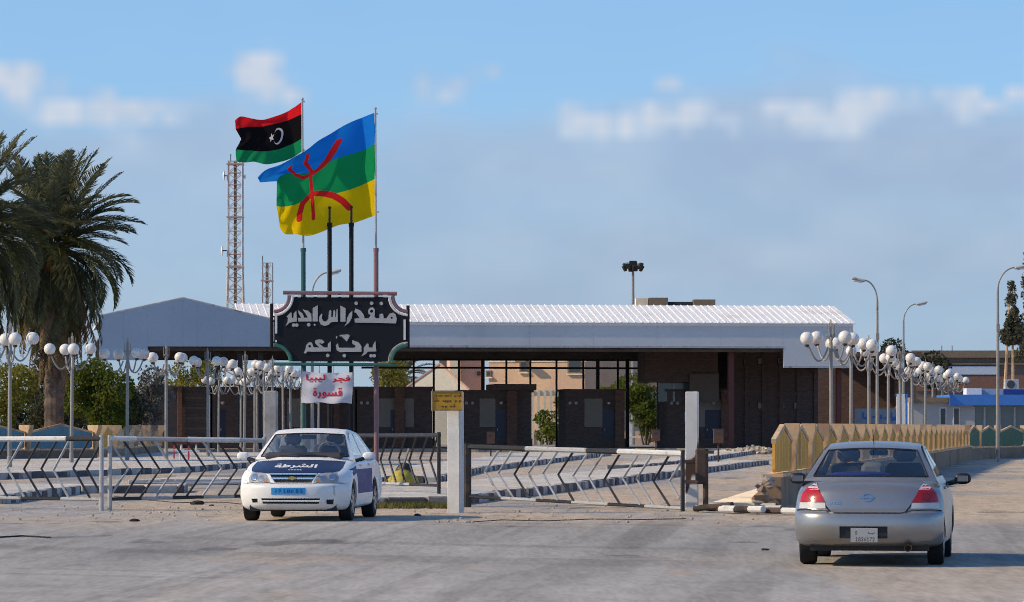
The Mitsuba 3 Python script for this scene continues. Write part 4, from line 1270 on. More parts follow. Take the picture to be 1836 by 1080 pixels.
def pillar(label, px, Y, w, h, rz, m):
    k = thing('gate_pillar', label, 'pillar')
    b = bevel_box((w, w, h + .2), .012)
    b.apply_transform(trimesh.transformations.rotation_matrix(rz, [0, 0, 1]))
    b.apply_translation([AT(px, Y), Y, h / 2 - .1])
    part(k, 'shaft', b, m, smooth=False)
    return k


k1 = pillar('white concrete gate pillar carrying the yellow sign', 817, 66.4, .225, 2.06, -.33, 'mat_white_concrete')
k2 = pillar('white concrete gate pillar with a rust-stained lower half at the right gate', 1241, 68.4, .22, 2.08, -.12, 'mat_rusty_pillar')
k3 = pillar('grey concrete gate pillar behind the police car roof', 486, 78.0, .25, 2.18, -.1, 'mat_grey_concrete')
c = pillar
part(k2, 'strap', MB().box((AT(1241, 68.4), 68.4, .50), (.25, .25, .06), -.12).m(), 'mat_rust_metal', smooth=False, label='dark iron strap round the stained pillar')
part(k2, 'strap', MB().box((AT(1241, 68.4), 68.4, .86), (.25, .25, .05), -.12).m(), 'mat_rust_metal', smooth=False)
hp = thing('hinge_post', 'rusty iron hinge post with a bent plate right beside the stained pillar', 'post')
xh = AT(1262, 67.8)
part(hp, 'post', MB().tube([[xh + .03, 67.8, -.12], [xh + .03, 67.8, 1.08]], .05, 8).m(), 'mat_rust_metal')
part(hp, 'plate', bevel_box((.20, .12, .62), .03).apply_translation([xh - .05, 67.75, .78]), 'mat_rust_metal')
part(hp, 'bracket', MB().box((xh + .04, 67.74, 1.02), (.26, .10, .05)).m(), 'mat_rust_metal', smooth=False)
for i, (x0, y0, x1, y1, z1, m) in enumerate(((3.15, 66.6, 4.15, 64.4, .1, 'mat_white_metal'), (3.5, 65.6, 4.7, 63.9, .08, 'mat_white_metal'), (3.75, 65.9, 5.0, 64.3, .12, 'mat_pale_metal'), (3.1, 66.2, 3.7, 65.6, .14, 'mat_rust_metal'))):
    f = thing('fallen_pole', ['white barrier pole lying with its end by the stained pillar', 'longest fallen pole, white with dark bands, nearest the silver car', 'pale grey pole lying across behind the longest one', 'short rusty bar under the fallen poles'][i], 'pole')
    z0 = float(ground_z(np.array(x0), np.array(y0))); zz1 = float(ground_z(np.array(x1), np.array(y1)))
    A_, B_ = np.array([x0, y0, z0 + .07]), np.array([x1, y1, zz1 + z1])
    for j in range(5):
        part(f, 'section', MB().tube([A_ + (B_ - A_) * j / 5, A_ + (B_ - A_) * (j + .985) / 5], .055, 8).m(), m if j % 2 == 0 or i == 3 else ('mat_rust_metal' if i < 2 else 'mat_dark_metal'))

# yellow sign on the pillar
ys_ = thing('yellow_sign', 'small weathered yellow sign with three lines of dark writing fixed on the white pillar', 'sign')
Yp = 66.15
xa, xb, za, zb_ = AT(774, Yp), AT(829, Yp), ZAT(736, Yp), ZAT(703, Yp)
part(ys_, 'board', MB().box(((xa + xb) / 2, Yp, (za + zb_) / 2), (xb - xa, .03, zb_ - za)).m(), 'mat_yellow_sign', smooth=False)
fr = MB()
for x0 in (xa, xb):
    fr.box((x0, Yp - .012, (za + zb_) / 2), (.022, .045, zb_ - za + .02))
part(ys_, 'frame', fr.m(), 'mat_fence_pillar', smooth=False)
fr = MB()
for z0 in (za, zb_):
    fr.box(((xa + xb) / 2, Yp - .011, z0), (xb - xa - .023, .04, .018))
part(ys_, 'frame_rail', fr.m(), 'mat_brown_block', smooth=False)
r = random.Random(4)
for row, (f0, f1, zz) in enumerate(((.14, .95, .78), (.08, .95, .5), (.32, .74, .2))):
    mb = MB()
    u = f0
    while u < f1:
        w = r.uniform(.03, .085)
        if r.random() < .85:
            mb.box((xa + (xb - xa) * (u + w / 2), Yp - .018, za + (zb_ - za) * zz), ((xb - xa) * w, .008, .022))
            if r.random() < .6:
                mb.box((xa + (xb - xa) * (u + w * r.random()), Yp - .0185, za + (zb_ - za) * zz + r.choice([-.012, .03])), (.012, .008, r.uniform(.02, .045)))
        u += w + r.choice([.004, .004, .03])
    part(ys_, 'lettering', mb.m(), 'mat_brown_ink', smooth=False)

# ================================================================ welcome sign, flagpoles, flags, banner
SY = 71.0
ss = FOC / SY


def Q(zx, zy):
    """drawing metres of a point measured on the enlarged sign (7.65 per pixel, corner at column 500, row 520)"""
    return (AT(500 + zx / 7.65, SY), ZAT(520 + zy / 7.65, SY))


def QP(pts):
    return Polygon([Q(*p) for p in pts])


def welcome_sign():
    k = thing('welcome_sign', 'black welcome sign with scalloped corners and pale Arabic lettering hung on the flagpoles', 'sign')
    # board with concave corners
    bd = QP([(-40, 90), (1640, 90), (1760, 90), (1760, 980), (0, 980), (-70, 980), (-70, 90)]).intersection(QP([(-62, 96), (1768, 96), (1768, 985), (-62, 985)]))
    corners = [Q(-62, 96), Q(1768, 96), Q(1768, 985), Q(-62, 985)]
    rad = [.33, .33, .33, .33]
    board = Polygon([Q(-62, 96), Q(1768, 96), Q(1768, 985), Q(-62, 985)])
    for (cx, cz), rr in zip(corners, rad):
        board = board.difference(Point(cx, cz).buffer(rr, 24))
    part(k, 'board', MB().prism(board, .06, XZ(0, SY, 0)).m(), 'mat_sign_black', smooth=False)
    yF = SY - .06
    # white edging in separate dashes along the top and sides
    for a, b in ((170, 225), (262, 305), (385, 480), (525, 655), (722, 815), (855, 960), (1025, 1305), (1430, 1495)):
        part(k, 'white_dash', MB().prism(QP([(a, 72), (b, 72), (b, 104), (a, 104)]), .03, XZ(0, yF, 0)).m(), 'mat_sign_white', smooth=False)
    for a, b, z0, z1 in ((1712, 1742, 410, 690), (1712, 1738, 735, 770), (-48, -20, 330, 600), (-46, -22, 690, 720)):
        part(k, 'white_dash', MB().prism(QP([(a, z0), (b, z0), (b, z1), (a, z1)]), .03, XZ(0, yF, 0)).m(), 'mat_sign_white', smooth=False)
    def arc(c, rr, a0, a1, y, r, m, name):
        pts = [[c[0] + rr * math.cos(t), y, c[1] + rr * math.sin(t)] for t in np.linspace(a0, a1, 14)]
        return part(k, name, MB().tube(pts, r, 6).m(), m)
    TL, TR, BR, BL = corners
    arc(TL, .335, -PI / 2, 0, yF - .01, .022, 'mat_sign_white', 'corner_edging')
    arc(TR, .335, PI, 1.5 * PI, yF - .01, .022, 'mat_sign_white', 'corner_edging')
    arc(TL, .27, -PI / 2, 0.1, yF + .01, .035, 'mat_mauve', 'corner_scroll')
    arc(TR, .27, PI - .1, 1.5 * PI, yF + .01, .035, 'mat_mauve', 'corner_scroll')
    arc(BL, .30, 0, PI / 2, yF - .01, .035, 'mat_green_paint', 'corner_scroll')
    arc(BR, .30, PI / 2, PI, yF - .01, .035, 'mat_green_paint', 'corner_scroll')
    arc(BR, .345, PI / 2, PI, yF - .012, .014, 'mat_pale_metal', 'corner_edging')
    a, b = Q(60, 40), Q(1620, 55)
    part(k, 'top_rail', MB().tube([[a[0], SY - .03, a[1]], [b[0], SY - .03, b[1]]], .038, 8).m(), 'mat_mauve')
    a, b = Q(-70, 1018), Q(1620, 1030)
    part(k, 'bottom_rail', MB().tube([[a[0], SY - .03, a[1]], [b[0], SY - .03, b[1]]], .034, 8).m(), 'mat_green_paint')
    for zx, z0, z1 in ((-98, 190, 790), (1772, 215, 800)):
        a, b = Q(zx, z0), Q(zx, z1)
        part(k, 'side_post', MB().tube([[a[0], SY - .03, a[1]], [b[0], SY - .03, b[1]]], .034, 8).m(), 'mat_sign_black')
        for zz in (370, 720):
            p = Q(zx, zz); q = Q(zx + (60 if zx < 0 else -60), zz)
            part(k, 'side_tie', MB().tube([[p[0], SY - .03, p[1]], [q[0], SY - .03, q[1]]], .014, 6).m(), 'mat_sign_black')
    # lettering, traced stroke by stroke
    dot = lambda x, y, r=24: Point(*Q(x, y)).buffer(r / 7.65 * SY / FOC, 8)
    hole = lambda x, y, r: Point(*Q(x, y)).buffer(r / 7.65 * SY / FOC, 8)
    words = {
        'passage': [QP([(1040, 398), (1110, 388), (1060, 318), (1036, 312), (1052, 258), (1120, 285), (1165, 340), (1178, 392), (1235, 392), (1262, 352), (1228, 328), (1226, 280), (1254, 246), (1292, 244), (1318, 272), (1320, 330), (1312, 372), (1336, 392), (1378, 392), (1384, 334), (1430, 330), (1442, 392), (1478, 392), (1524, 326), (1572, 316), (1604, 342), (1620, 402), (1606, 462), (1450, 458), (1045, 452)]).difference(hole(1274, 296, 21)).difference(hole(1550, 386, 15)), dot(1062, 188), dot(1274, 186), dot(1408, 190)],
        'cape': [QP([(968, 330), (1010, 288), (1006, 380), (972, 446), (902, 504), (932, 452), (938, 392)]), QP([(846, 218), (918, 256), (916, 440), (846, 440)]),
                 QP([(808, 262), (812, 440), (716, 446), (690, 478), (632, 498), (580, 480), (552, 428), (556, 372), (588, 330), (598, 334), (592, 396), (614, 432), (652, 436), (682, 400), (690, 300), (708, 276), (722, 290), (720, 376), (742, 378), (752, 286), (766, 276), (776, 300), (776, 378), (786, 376), (794, 274)])],
        'place': [QP([(468, 252), (538, 214), (536, 436), (466, 436)]), QP([(326, 270), (400, 288), (446, 330), (454, 436), (268, 436), (264, 388), (312, 386), (276, 330), (268, 280), (330, 330), (352, 386), (400, 384), (372, 330)]), QP([(206, 330), (242, 286), (252, 436), (196, 442), (152, 452), (92, 504), (124, 440), (128, 384), (108, 372), (164, 312), (178, 320), (184, 388), (204, 388)]),
                  dot(412, 480), dot(206, 486), dot(248, 486), dot(494, 482, 13)],
        'welcomes': [QP([(1292, 762), (1326, 702), (1338, 846), (1222, 850), (1190, 886), (1134, 914), (1168, 858), (1166, 800), (1212, 736), (1232, 744), (1238, 792), (1290, 794)]), QP([(1006, 690), (1096, 722), (1134, 772), (1136, 852), (836, 856), (796, 830), (784, 762), (812, 736), (828, 796), (1036, 798), (1058, 770), (1010, 742)]), dot(1266, 906), dot(1310, 906), dot(900, 904),
                     QP([(858, 640), (980, 624), (934, 712), (914, 690)]), QP([(786, 636), (802, 636), (800, 674), (786, 672)]), QP([(836, 622), (960, 612), (960, 626), (838, 640)])],
        'you': [QP([(676, 742), (716, 706), (716, 846), (452, 852), (398, 846), (372, 876), (344, 868), (370, 812), (376, 764), (412, 722), (454, 722), (480, 790), (560, 792), (500, 738), (500, 694), (560, 680), (602, 690), (628, 720), (598, 742), (556, 730), (560, 742), (622, 792), (674, 794)]).difference(hole(426, 776, 18)), dot(672, 902)],
    }
    for w, polys in words.items():
        mb = MB()
        g = union_all([p.buffer(0) for p in polys])
        mb.prism(g, .022, XZ(0, yF, 0))
        part(k, 'lettering', mb.m(), 'mat_sign_letter', smooth=False)
    return k


welcome_sign()


def flagpole(label, px, py_top, py_joint, m_low, m_up, base_m=None, y=SY + .12, r0=.044, r1=.018, px_top=None):
    k = thing('flagpole', label, 'flagpole')
    x, z, zj = AT(px, y), ZAT(py_top, y), ZAT(py_joint, y)
    xt = AT(px_top or px, y)
    xj = x + (xt - x) * .4
    part(k, 'lower_tube', MB().tube([[x, y, -.05], [xj, y, zj]], r0, 10).m(), m_low)
    part(k, 'collar', MB().tube([[xj, y, zj - .02], [xj, y, zj + .05]], r0 * 1.15, 10).m(), m_low)
    part(k, 'upper_tube', MB().tube([[xj, y, zj + .05], [xt, y, z]], [r1 * 1.15, r1], 8).m(), m_up)
    part(k, 'tip', trimesh.creation.icosphere(2, r1 * 1.5).apply_translation([xt, y, z]), m_up)
    if base_m:
        part(k, 'base_tube', MB().tube([[x, y - .001, -.06], [x, y - .001, ZAT(700, y)]], r0 * 1.1, 10).m(), base_m)
    return k


flagpole('green flagpole carrying the red, black and green flag', 545, 178, 450, 'mat_pole_green', 'mat_pale_metal', px_top=542)
flagpole('black bare flagpole nearer the green one', 591, 373, 405, 'mat_sign_black', 'mat_frame_dark', r0=.042, r1=.02)
flagpole('black bare flagpole nearer the mauve one', 630, 372, 405, 'mat_sign_black', 'mat_frame_dark', r0=.042, r1=.02)
flagpole('mauve flagpole carrying the blue, green and yellow flag', 675, 195, 450, 'mat_mauve', 'mat_pale_metal', px_top=673)
kk = [q for q in scene if q.startswith('flagpole_003__')][0]


def flag(label, rows, y0, nu, nv, mname, depth, seed, u0=.13):
    """cloth from row curves: rows = list of (v, [(px, py)...] from pole to fly); waves in depth"""
    k = thing('flag', label, 'flag')
    r = np.random.RandomState(seed)
    us = np.linspace(0, 1, nu)
    curves = []
    for v, pts in rows:
        p = np.array(pts, float)
        s = np.concatenate([[0], np.cumsum(np.linalg.norm(np.diff(p, axis=0), axis=1))]); s /= s[-1]
        from scipy.interpolate import PchipInterpolator
        curves.append((v, np.stack([PchipInterpolator(s, p[:, 0])(us), PchipInterpolator(s, p[:, 1])(us)], 1)))
    vs = np.linspace(0, 1, nv)
    vr = np.array([c[0] for c in curves])
    C = np.array([c[1] for c in curves])
    V, UV = [], []
    for v in vs:
        i = min(np.searchsorted(vr, v, 'right') - 1, len(vr) - 2)
        t = (v - vr[i]) / (vr[i + 1] - vr[i])
        q = C[i] * (1 - t) + C[i + 1] * t
        wid = abs(curves[0][1][-1, 0] - curves[0][1][0, 0]) * y0 / FOC
        uk = u0 * (1 + .25 * math.sin(v * 5 + seed))
        dy = wid * (1.05 * np.minimum(us, uk) - .30 * np.maximum(us - uk, 0)) + depth * us * (np.sin(us * 9 + v * 1.6 + seed) + .55 * np.sin(us * 17 + v * 3.1 + 2 * seed) + .3 * np.sin(us * 5 - v * 9)) + .045 * np.clip((us - .5) * 2, 0, 1) * np.sin(us * 34 - v * 14 + seed) * np.clip(v * 1.4, .3, 1)
        Y = y0 + dy
        x = (q[:, 0] - CX) * y0 / FOC
        z = EYE - (q[:, 1] - HOR) * y0 / FOC
        V.append(np.stack([x, Y, z], 1)); UV.append(np.stack([us, us * 0 + v], 1))
    V = np.vstack(V); UV = np.vstack(UV)
    i = np.arange(nu * nv).reshape(nv, nu)
    f = np.stack([i[:-1, :-1], i[:-1, 1:], i[1:, 1:], i[1:, :-1]], -1).reshape(-1, 4)
    f = np.vstack([f[:, [0, 1, 2]], f[:, [0, 2, 3]]])
    part(k, 'cloth', trimesh.Trimesh(V, f, process=False), mname, smooth=True, uv=UV)
    for v in (0.02, .98):
        j = int(v * (nv - 1)) * nu
        part(k, 'tie', MB().tube([V[j] + [0, 0, 0], V[j] + [.05, 0, 0]], .014, 5).m(), 'mat_pale_metal')
    return k


def seg(u, v, a, b):
    ax, ay = a; bx, by = b
    dx, dy = bx - ax, by - ay
    t = dr.clip(((u - ax) * dx + (v - ay) * dy) / (dx * dx + dy * dy), 0, 1)
    return dr.sqrt(dr.square(u - ax - t * dx) + dr.square(v - ay - t * dy))


def flag1_fn(p, n, uv):
    u, v = uv.x, uv.y
    c = mi.Color3f(0.012, 0.011, 0.013)
    c = dr.select(v < .25, mi.Color3f(0.78, 0.018, 0.025), c)
    c = dr.select(v > .75, mi.Color3f(0.014, 0.30, 0.11), c)
    x, y = u * 2.0, v
    moon = (dr.sqrt(dr.square(x - .80) + dr.square(y - .5)) < .155) & (dr.sqrt(dr.square(x - .835) + dr.square(y - .5)) > .125)
    sx, sy = x - 1.02, y - .5
    a = dr.atan2(sy, sx)
    rr = dr.sqrt(sx * sx + sy * sy)
    k5 = 2 * PI / 5
    am = a - k5 * dr.round(a / k5)
    star = rr * dr.cos(dr.abs(am) - 2 * PI / 5 + 0.0) < 0.0
    star = rr < .043 + .045 * dr.maximum(0.0, 1 - dr.abs(am) / .42)
    return dr.select(moon | star, mi.Color3f(.72, .72, .72), c)


def flag2_fn(p, n, uv):
    u, v = uv.x, uv.y
    c = mi.Color3f(0.012, 0.33, 0.11)
    c = dr.select(v < 1 / 3, mi.Color3f(0.014, 0.23, 0.80), c)
    c = dr.select(v > 2 / 3, mi.Color3f(0.86, 0.60, 0.008), c)
    d = dr.minimum(dr.minimum(seg(u, v, (.578, .085), (.66, .382)), seg(u, v, (.66, .382), (.635, .635))), seg(u, v, (.635, .635), (.633, .855)))
    th = mi.Float(.016)
    m = d < .017
    up = [(.312, .152), (.362, .215), (.452, .295), (.545, .345), (.63, .37), (.728, .385), (.80, .34), (.732, .168)]
    for i in range(len(up) - 1):
        m = m | (seg(u, v, up[i], up[i + 1]) < .034 - .003 * i)
    lo = [(.278, .842), (.35, .753), (.428, .688), (.515, .65), (.602, .63), (.675, .655), (.738, .688), (.77, .778), (.775, .835)]
    for i in range(len(lo) - 1):
        m = m | (seg(u, v, lo[i], lo[i + 1]) < .030)
    return dr.select(m, mi.Color3f(.80, .028, .03), c)


for nm, fn in (('mat_flag_tricolour', flag1_fn), ('mat_flag_yaz', flag2_fn)):
    scene[nm] = {'type': 'principledthin', 'base_color': proc(fn), 'roughness': 0.75, 'diff_trans': 0.95, 'spec_trans': 0.0}


def z2(pts):
    return [(400 + a / 4.319, 150 + b / 4.319) for a, b in pts]


flag('red, black and green flag with white crescent and star on the green pole',
     [(0, z2([(612, 140), (520, 192), (400, 246), (290, 276), (200, 262), (140, 254), (92, 288)])),
      (.25, z2([(612, 236), (520, 268), (400, 304), (290, 326), (200, 330), (140, 342), (96, 352)])),
      (.42, z2([(612, 300), (520, 330), (400, 378), (290, 400), (200, 420), (160, 428), (142, 432)])),
      (.75, z2([(612, 425), (520, 468), (400, 514), (290, 524), (200, 522), (150, 520), (104, 516)])),
      (1, z2([(612, 525), (540, 566), (440, 604), (330, 622), (230, 606), (160, 614), (104, 604)]))], SY + .12, 90, 46, 'mat_flag_tricolour', .06, 1, .2)
flag('large blue, green and yellow flag with a red emblem on the mauve pole',
     [(0, [(673, 202), (645, 211), (615, 225), (592, 239), (571, 252), (550, 270), (527, 284), (504, 298), (479, 308), (464, 321)]),
      (.2, [(672.5, 236), (644, 247), (611, 259), (585, 273), (558, 289), (530, 300), (514, 307), (500, 313), (484, 321), (468, 329)]),
      (1 / 3, [(672, 258), (643, 271), (608, 282), (580, 296), (552, 311), (532, 314), (518, 314), (508, 316), (502, 320), (497, 326)]),
      (2 / 3, [(673, 321), (643, 332), (608, 344), (580, 350), (557, 354), (543, 362), (527, 369), (512, 371), (503, 371), (496, 370)]),
      (1, [(675, 386), (650, 393), (632, 399), (612, 402), (590, 410), (572, 418), (552, 424), (530, 421), (512, 420), (502, 407)])], SY + .10, 150, 70, 'mat_flag_yaz', .125, 4)

GLYPHS = {'fjr':[[[(0,-7),(8,-4),(17,7),(18,16),(15,26),(11,31),(11,34),(23,40),(26,40),(34,20),(40,16),(58,17),(72,21),(79,25),(77,28),(67,30),(50,29),(48,46),(67,47),(77,44),(89,37),(99,35),(100,21),(95,20),(96,17),(125,16),(129,17),(131,21),(118,20),(114,22),(110,27),(109,40),(113,49),(121,56),(132,57),(139,54),(146,44),(148,36),(147,16),(143,8),(136,3),(124,0),(99,0),(91,3),(83,11),(70,4),(53,0),(38,0),(33,3),(28,-7),(19,-16),(9,-21),(5,-20)],[(125,34),(128,32),(133,33),(132,40),(130,44),(126,44),(124,41)]],[[(119,71),(119,77),(124,82),(131,81),(134,77),(134,71),(131,67),(122,67)]],[[(64,-18),(64,-12),(67,-8),(76,-8),(79,-12),(79,-18),(74,-23),(67,-22)]]],'lybya':[[[(3,11),(0,73),(16,73),(17,71),(18,30),(19,21),(23,16),(31,16),(36,19),(40,36),(55,34),(54,20),(60,16),(69,16),(73,18),(75,22),(77,36),(84,36),(92,34),(91,24),(94,17),(106,16),(112,21),(114,35),(121,36),(130,34),(129,21),(132,17),(144,16),(147,19),(145,73),(162,73),(164,38),(163,11),(158,4),(148,0),(129,1),(121,7),(116,3),(108,0),(90,1),(83,7),(79,3),(71,0),(54,1),(46,7),(41,3),(33,0),(13,1),(6,5)]],[[(121,-18),(121,-12),(125,-8),(131,-8),(135,-12),(135,-18),(131,-22),(125,-22)]],[[(104,-18),(104,-12),(108,-8),(114,-8),(118,-12),(118,-18),(114,-22),(108,-22)]],[[(73,-19),(73,-13),(78,-8),(85,-9),(88,-13),(88,-19),(85,-23),(76,-23)]],[[(46,-18),(46,-12),(50,-8),(56,-8),(60,-12),(60,-18),(56,-22),(50,-22)]],[[(29,-18),(29,-12),(33,-8),(39,-8),(43,-12),(43,-18),(39,-22),(33,-22)]]],'qswra':[[[(86,-21),(83,-7),(93,-6),(103,-2),(103,1),(98,1),(92,4),(88,8),(86,13),(86,22),(89,31),(97,40),(102,42),(110,42),(118,37),(122,31),(126,16),(137,17),(142,36),(157,33),(156,20),(160,16),(168,17),(171,26),(172,36),(188,34),(186,19),(190,16),(196,16),(200,20),(199,42),(211,44),(215,43),(217,24),(221,17),(248,16),(252,17),(253,20),(241,20),(237,22),(233,27),(232,40),(236,49),(244,56),(255,57),(265,51),(270,41),(271,21),(269,13),(265,7),(256,2),(247,0),(222,0),(215,3),(209,9),(203,2),(198,0),(185,1),(179,7),(173,1),(159,0),(153,2),(148,6),(144,2),(137,0),(122,0),(113,-12),(95,-20)],[(248,34),(251,32),(256,33),(255,40),(253,44),(249,44),(247,41)],[(102,18),(105,15),(110,15),(109,24),(107,28),(104,28),(101,24)]],[[(251,71),(251,77),(255,81),(261,81),(265,77),(265,71),(260,67),(255,67)]],[[(234,71),(234,77),(238,81),(244,81),(248,77),(248,71),(244,67),(238,67)]],[[(42,-8),(52,-3),(58,4),(60,10),(60,16),(53,33),(68,40),(74,28),(77,15),(76,5),(72,-5),(63,-15),(50,-22),(47,-21)]],[[(0,14),(1,27),(10,41),(7,44),(7,46),(16,57),(18,57),(32,44),(37,37),(41,26),(40,13),(36,6),(31,2),(25,0),(15,0),(7,3),(3,7)],[(16,18),(18,15),(22,15),(26,18),(26,24),(22,33),(16,28)]],[[(21,69),(21,75),(25,79),(31,79),(35,75),(35,69),(30,65),(25,65)]],[[(4,69),(4,75),(8,79),(14,79),(18,75),(18,69),(14,65),(8,65)]]],'shurta':[[[(294,72),(311,73),(313,0),(296,0)]],[[(125,-20),(120,-7),(128,-4),(135,3),(138,11),(137,20),(131,31),(131,34),(143,40),(146,40),(154,20),(160,16),(169,17),(174,36),(189,34),(188,20),(191,16),(198,16),(202,22),(204,37),(207,37),(219,35),(220,32),(218,19),(222,16),(228,16),(231,17),(233,25),(231,43),(247,44),(248,29),(251,19),(256,16),(264,16),(266,19),(264,73),(281,73),(283,15),(280,7),(274,2),(267,0),(254,0),(247,3),(242,9),(235,2),(230,0),(217,1),(211,7),(208,3),(201,0),(187,1),(181,6),(176,2),(169,0),(158,0),(153,3),(148,-7),(139,-16),(129,-21)]],[[(212,55),(212,61),(216,65),(223,64),(226,60),(225,54),(221,51),(216,51)]],[[(195,56),(196,62),(200,65),(205,65),(209,61),(209,56),(205,51),(198,52)]],[[(206,66),(203,69),(203,75),(207,79),(213,79),(217,74),(217,69),(213,65)]],[[(0,22),(1,35),(8,45),(16,50),(27,53),(27,61),(43,61),(45,21),(48,16),(57,16),(62,24),(61,73),(77,73),(78,41),(92,47),(102,47),(109,44),(115,38),(118,28),(117,18),(114,12),(109,7),(99,2),(88,0),(41,1),(35,4),(30,10),(16,9),(7,12),(2,17)],[(76,17),(94,17),(101,22),(101,28),(98,31),(92,31),(86,28)],[(18,25),(22,23),(28,23),(28,37),(19,34),(17,30)]],[[(28,76),(28,82),(32,86),(38,86),(42,82),(42,76),(37,72),(32,72)]],[[(10,76),(10,82),(14,86),(20,86),(24,82),(24,76),(20,72),(14,72)]]]}


def glyph(name, height, x=0, z=0, width=None):
    """shapely drawing of a traced word, its full height scaled to height (and width), lower left corner at x, z"""
    g = union_all([Polygon(p[0], p[1:]).buffer(0) for p in GLYPHS[name]])
    x0, y0, x1, y1 = g.bounds
    s = height / (y1 - y0)
    sx = s if width is None else width / (x1 - x0)
    return affinity.translate(affinity.scale(affinity.translate(g, -x0, -y0), sx, s, origin=(0, 0)), x, z)


def banner():
    k = thing('cloth_banner', 'white cloth banner with red Arabic writing tied under the black sign', 'banner')
    Y = SY - .05
    nu, nv = 40, 24
    V = []
    x0, x1, z1, z0 = AT(541, Y), AT(632, Y), ZAT(666, Y), ZAT(722, Y)
    fy = lambda u, v: Y + .018 * math.sin(u * 11 + v * 3) + .012 * math.sin(v * 9 + u * 4) - .02 * v
    for v in np.linspace(0, 1, nv):
        for u in np.linspace(0, 1, nu):
            sag = .02 * math.sin(PI * u) * (1 - v) + .012 * v * math.sin(u * 13)
            V.append([x0 + (x1 - x0) * (u + .01 * math.sin(v * 5)), fy(u, v), z1 + (z0 - z1) * v - sag - .02 * u])
    i = np.arange(nu * nv).reshape(nv, nu)
    f = np.stack([i[:-1, :-1], i[:-1, 1:], i[1:, 1:], i[1:, :-1]], -1).reshape(-1, 4)
    m = trimesh.Trimesh(np.array(V), np.vstack([f[:, [0, 1, 2]], f[:, [0, 2, 3]]]), process=False)
    part(k, 'cloth', m, 'mat_banner', smooth=True)
    W_, H_ = x1 - x0, z1 - z0
    for nm, u0, u1, v0, v1 in (('lybya', .08, .47, .05, .30), ('fjr', .60, .96, .08, .32), ('qswra', .22, .80, .48, .82)):
        g = glyph(nm, (v1 - v0) * H_, x0 + u0 * W_, z1 - v1 * H_ - .03, (u1 - u0) * W_)
        mm = MB().prism(g, .006, XZ(0, 0, 0)).m()
        vv = mm.vertices.copy()
        uu, vvv = (vv[:, 0] - x0) / W_, (z1 - vv[:, 2]) / H_
        vv[:, 1] += [fy(a, b) - .004 for a, b in zip(uu, vvv)]
        mm.vertices = vv
        part(k, 'lettering', mm, 'mat_red_ink', smooth=False)
    for u in (0.0, .35, .62, 1.0):
        x = x0 + (x1 - x0) * u
        part(k, 'tie', MB().tube([[x, Y, z1 - .03], [x, Y - .01, ZAT(656, Y)]], .006, 4).m(), 'mat_frame_dark')


banner()

# ================================================================ small things on the islands and the ground
def bin_on_post(label, px, py_base, h, z=.17):
    k = thing('litter_bin', label, 'litter bin')
    Y = YB(py_base, z)
    x = AT(px, Y)
    part(k, 'post', MB().tube([[x, Y, z - .05], [x, Y, z + h - .4]], .035, 6).m(), 'mat_rust_metal')
    b = MB()
    b.box((x, Y, z + h - .22), (.36, .36, .5))
    b.box((x, Y, z + h + .045), (.4, .4, .03))
    part(k, 'box', b.m(), 'mat_bin', smooth=False)
    part(k, 'opening', MB().box((x, Y - .182, z + h - .12), (.2, .01, .12)).m(), 'mat_window', smooth=False)


bin_on_post('brown litter bin on a post right of the rusty pillar', 1288, 828, 1.15)
bin_on_post('brown litter bin on a post before the lone booth', 1176, 816, 1.1)
bin_on_post('reddish litter bin in front of the booth with the roof box', 880, 817, 1.0)

k = thing('sack_bundle', 'dark and yellow heap of sacks with a stick leaning on it, behind the police car', 'sacks')
Y = 86.0
x = AT(722, Y)
for i, (dx, dz, r_, m) in enumerate(((0, .26, .26, 'mat_sack'), (.13, .22, .22, 'mat_sack'), (-.16, .18, .2, 'mat_leaf_pile'), (.02, .48, .18, 'mat_frame_dark'), (.22, .12, .15, 'mat_frame_dark'))):
    s = trimesh.creation.icosphere(3, r_)
    v = s.vertices
    v = v * (1 + .22 * (meshkit.fbm(v * 6 + i * 5, 3, seed=i)[:, None] - .4)) * [1, .9, 1]
    s.vertices = v
    s.apply_translation([x + dx, Y + .1 * i, dz + .17 * 0])
    part(k, 'sack', s, m if m != 'mat_leaf_pile' else 'mat_sack', smooth=True)
part(k, 'stick', MB().tube([[x - .08, Y - .1, .3], [x + .14, Y - .05, .98]], .028, 5).m(), 'mat_kerb_grey')

r = random.Random(77)
k = thing('rubble_heap', 'heap of pale broken rubble before the black hall, left of the fence', 'rubble')
for i in range(150):
    px = 1300 + 85 * r.random()
    Y = 205 + 9 * r.random()
    h = .22 * math.exp(-((px - 1352) / 26) ** 2)
    sz = r.uniform(.08, .26)
    s = rock(sz, i)
    s.apply_translation([AT(px, Y), Y, .1 + h * r.random() * 1.4])
    part(k, 'stone', s, r.choice(['mat_rubble', 'mat_kerb_grey', 'mat_cream', 'mat_rubble']), smooth=False)
V = MB()
for i in range(700):
    y = r.uniform(59, 74)
    xx = r.uniform(-9, 6.5)
    if abs(xx + 2.9) < 1.6 and y < 66:
        continue
    sz = r.choice([.006, .008, .011, .015, .024])
    s = trimesh.creation.icosphere(0, sz)
    s.vertices = s.vertices * (1 + .6 * (nrg.rand(len(s.vertices), 1) - .5))
    s.apply_translation([xx, y, float(ground_z(np.array(xx), np.array(y))) + sz * .4])
    V.mesh(s)
kx = add('pebbles', V.m(), 'mat_rubble', smooth=False)
labels[kx] = {'kind': 'stuff', 'label': 'small stones and grit scattered before the gates', 'category': 'gravel'}
V = MB()
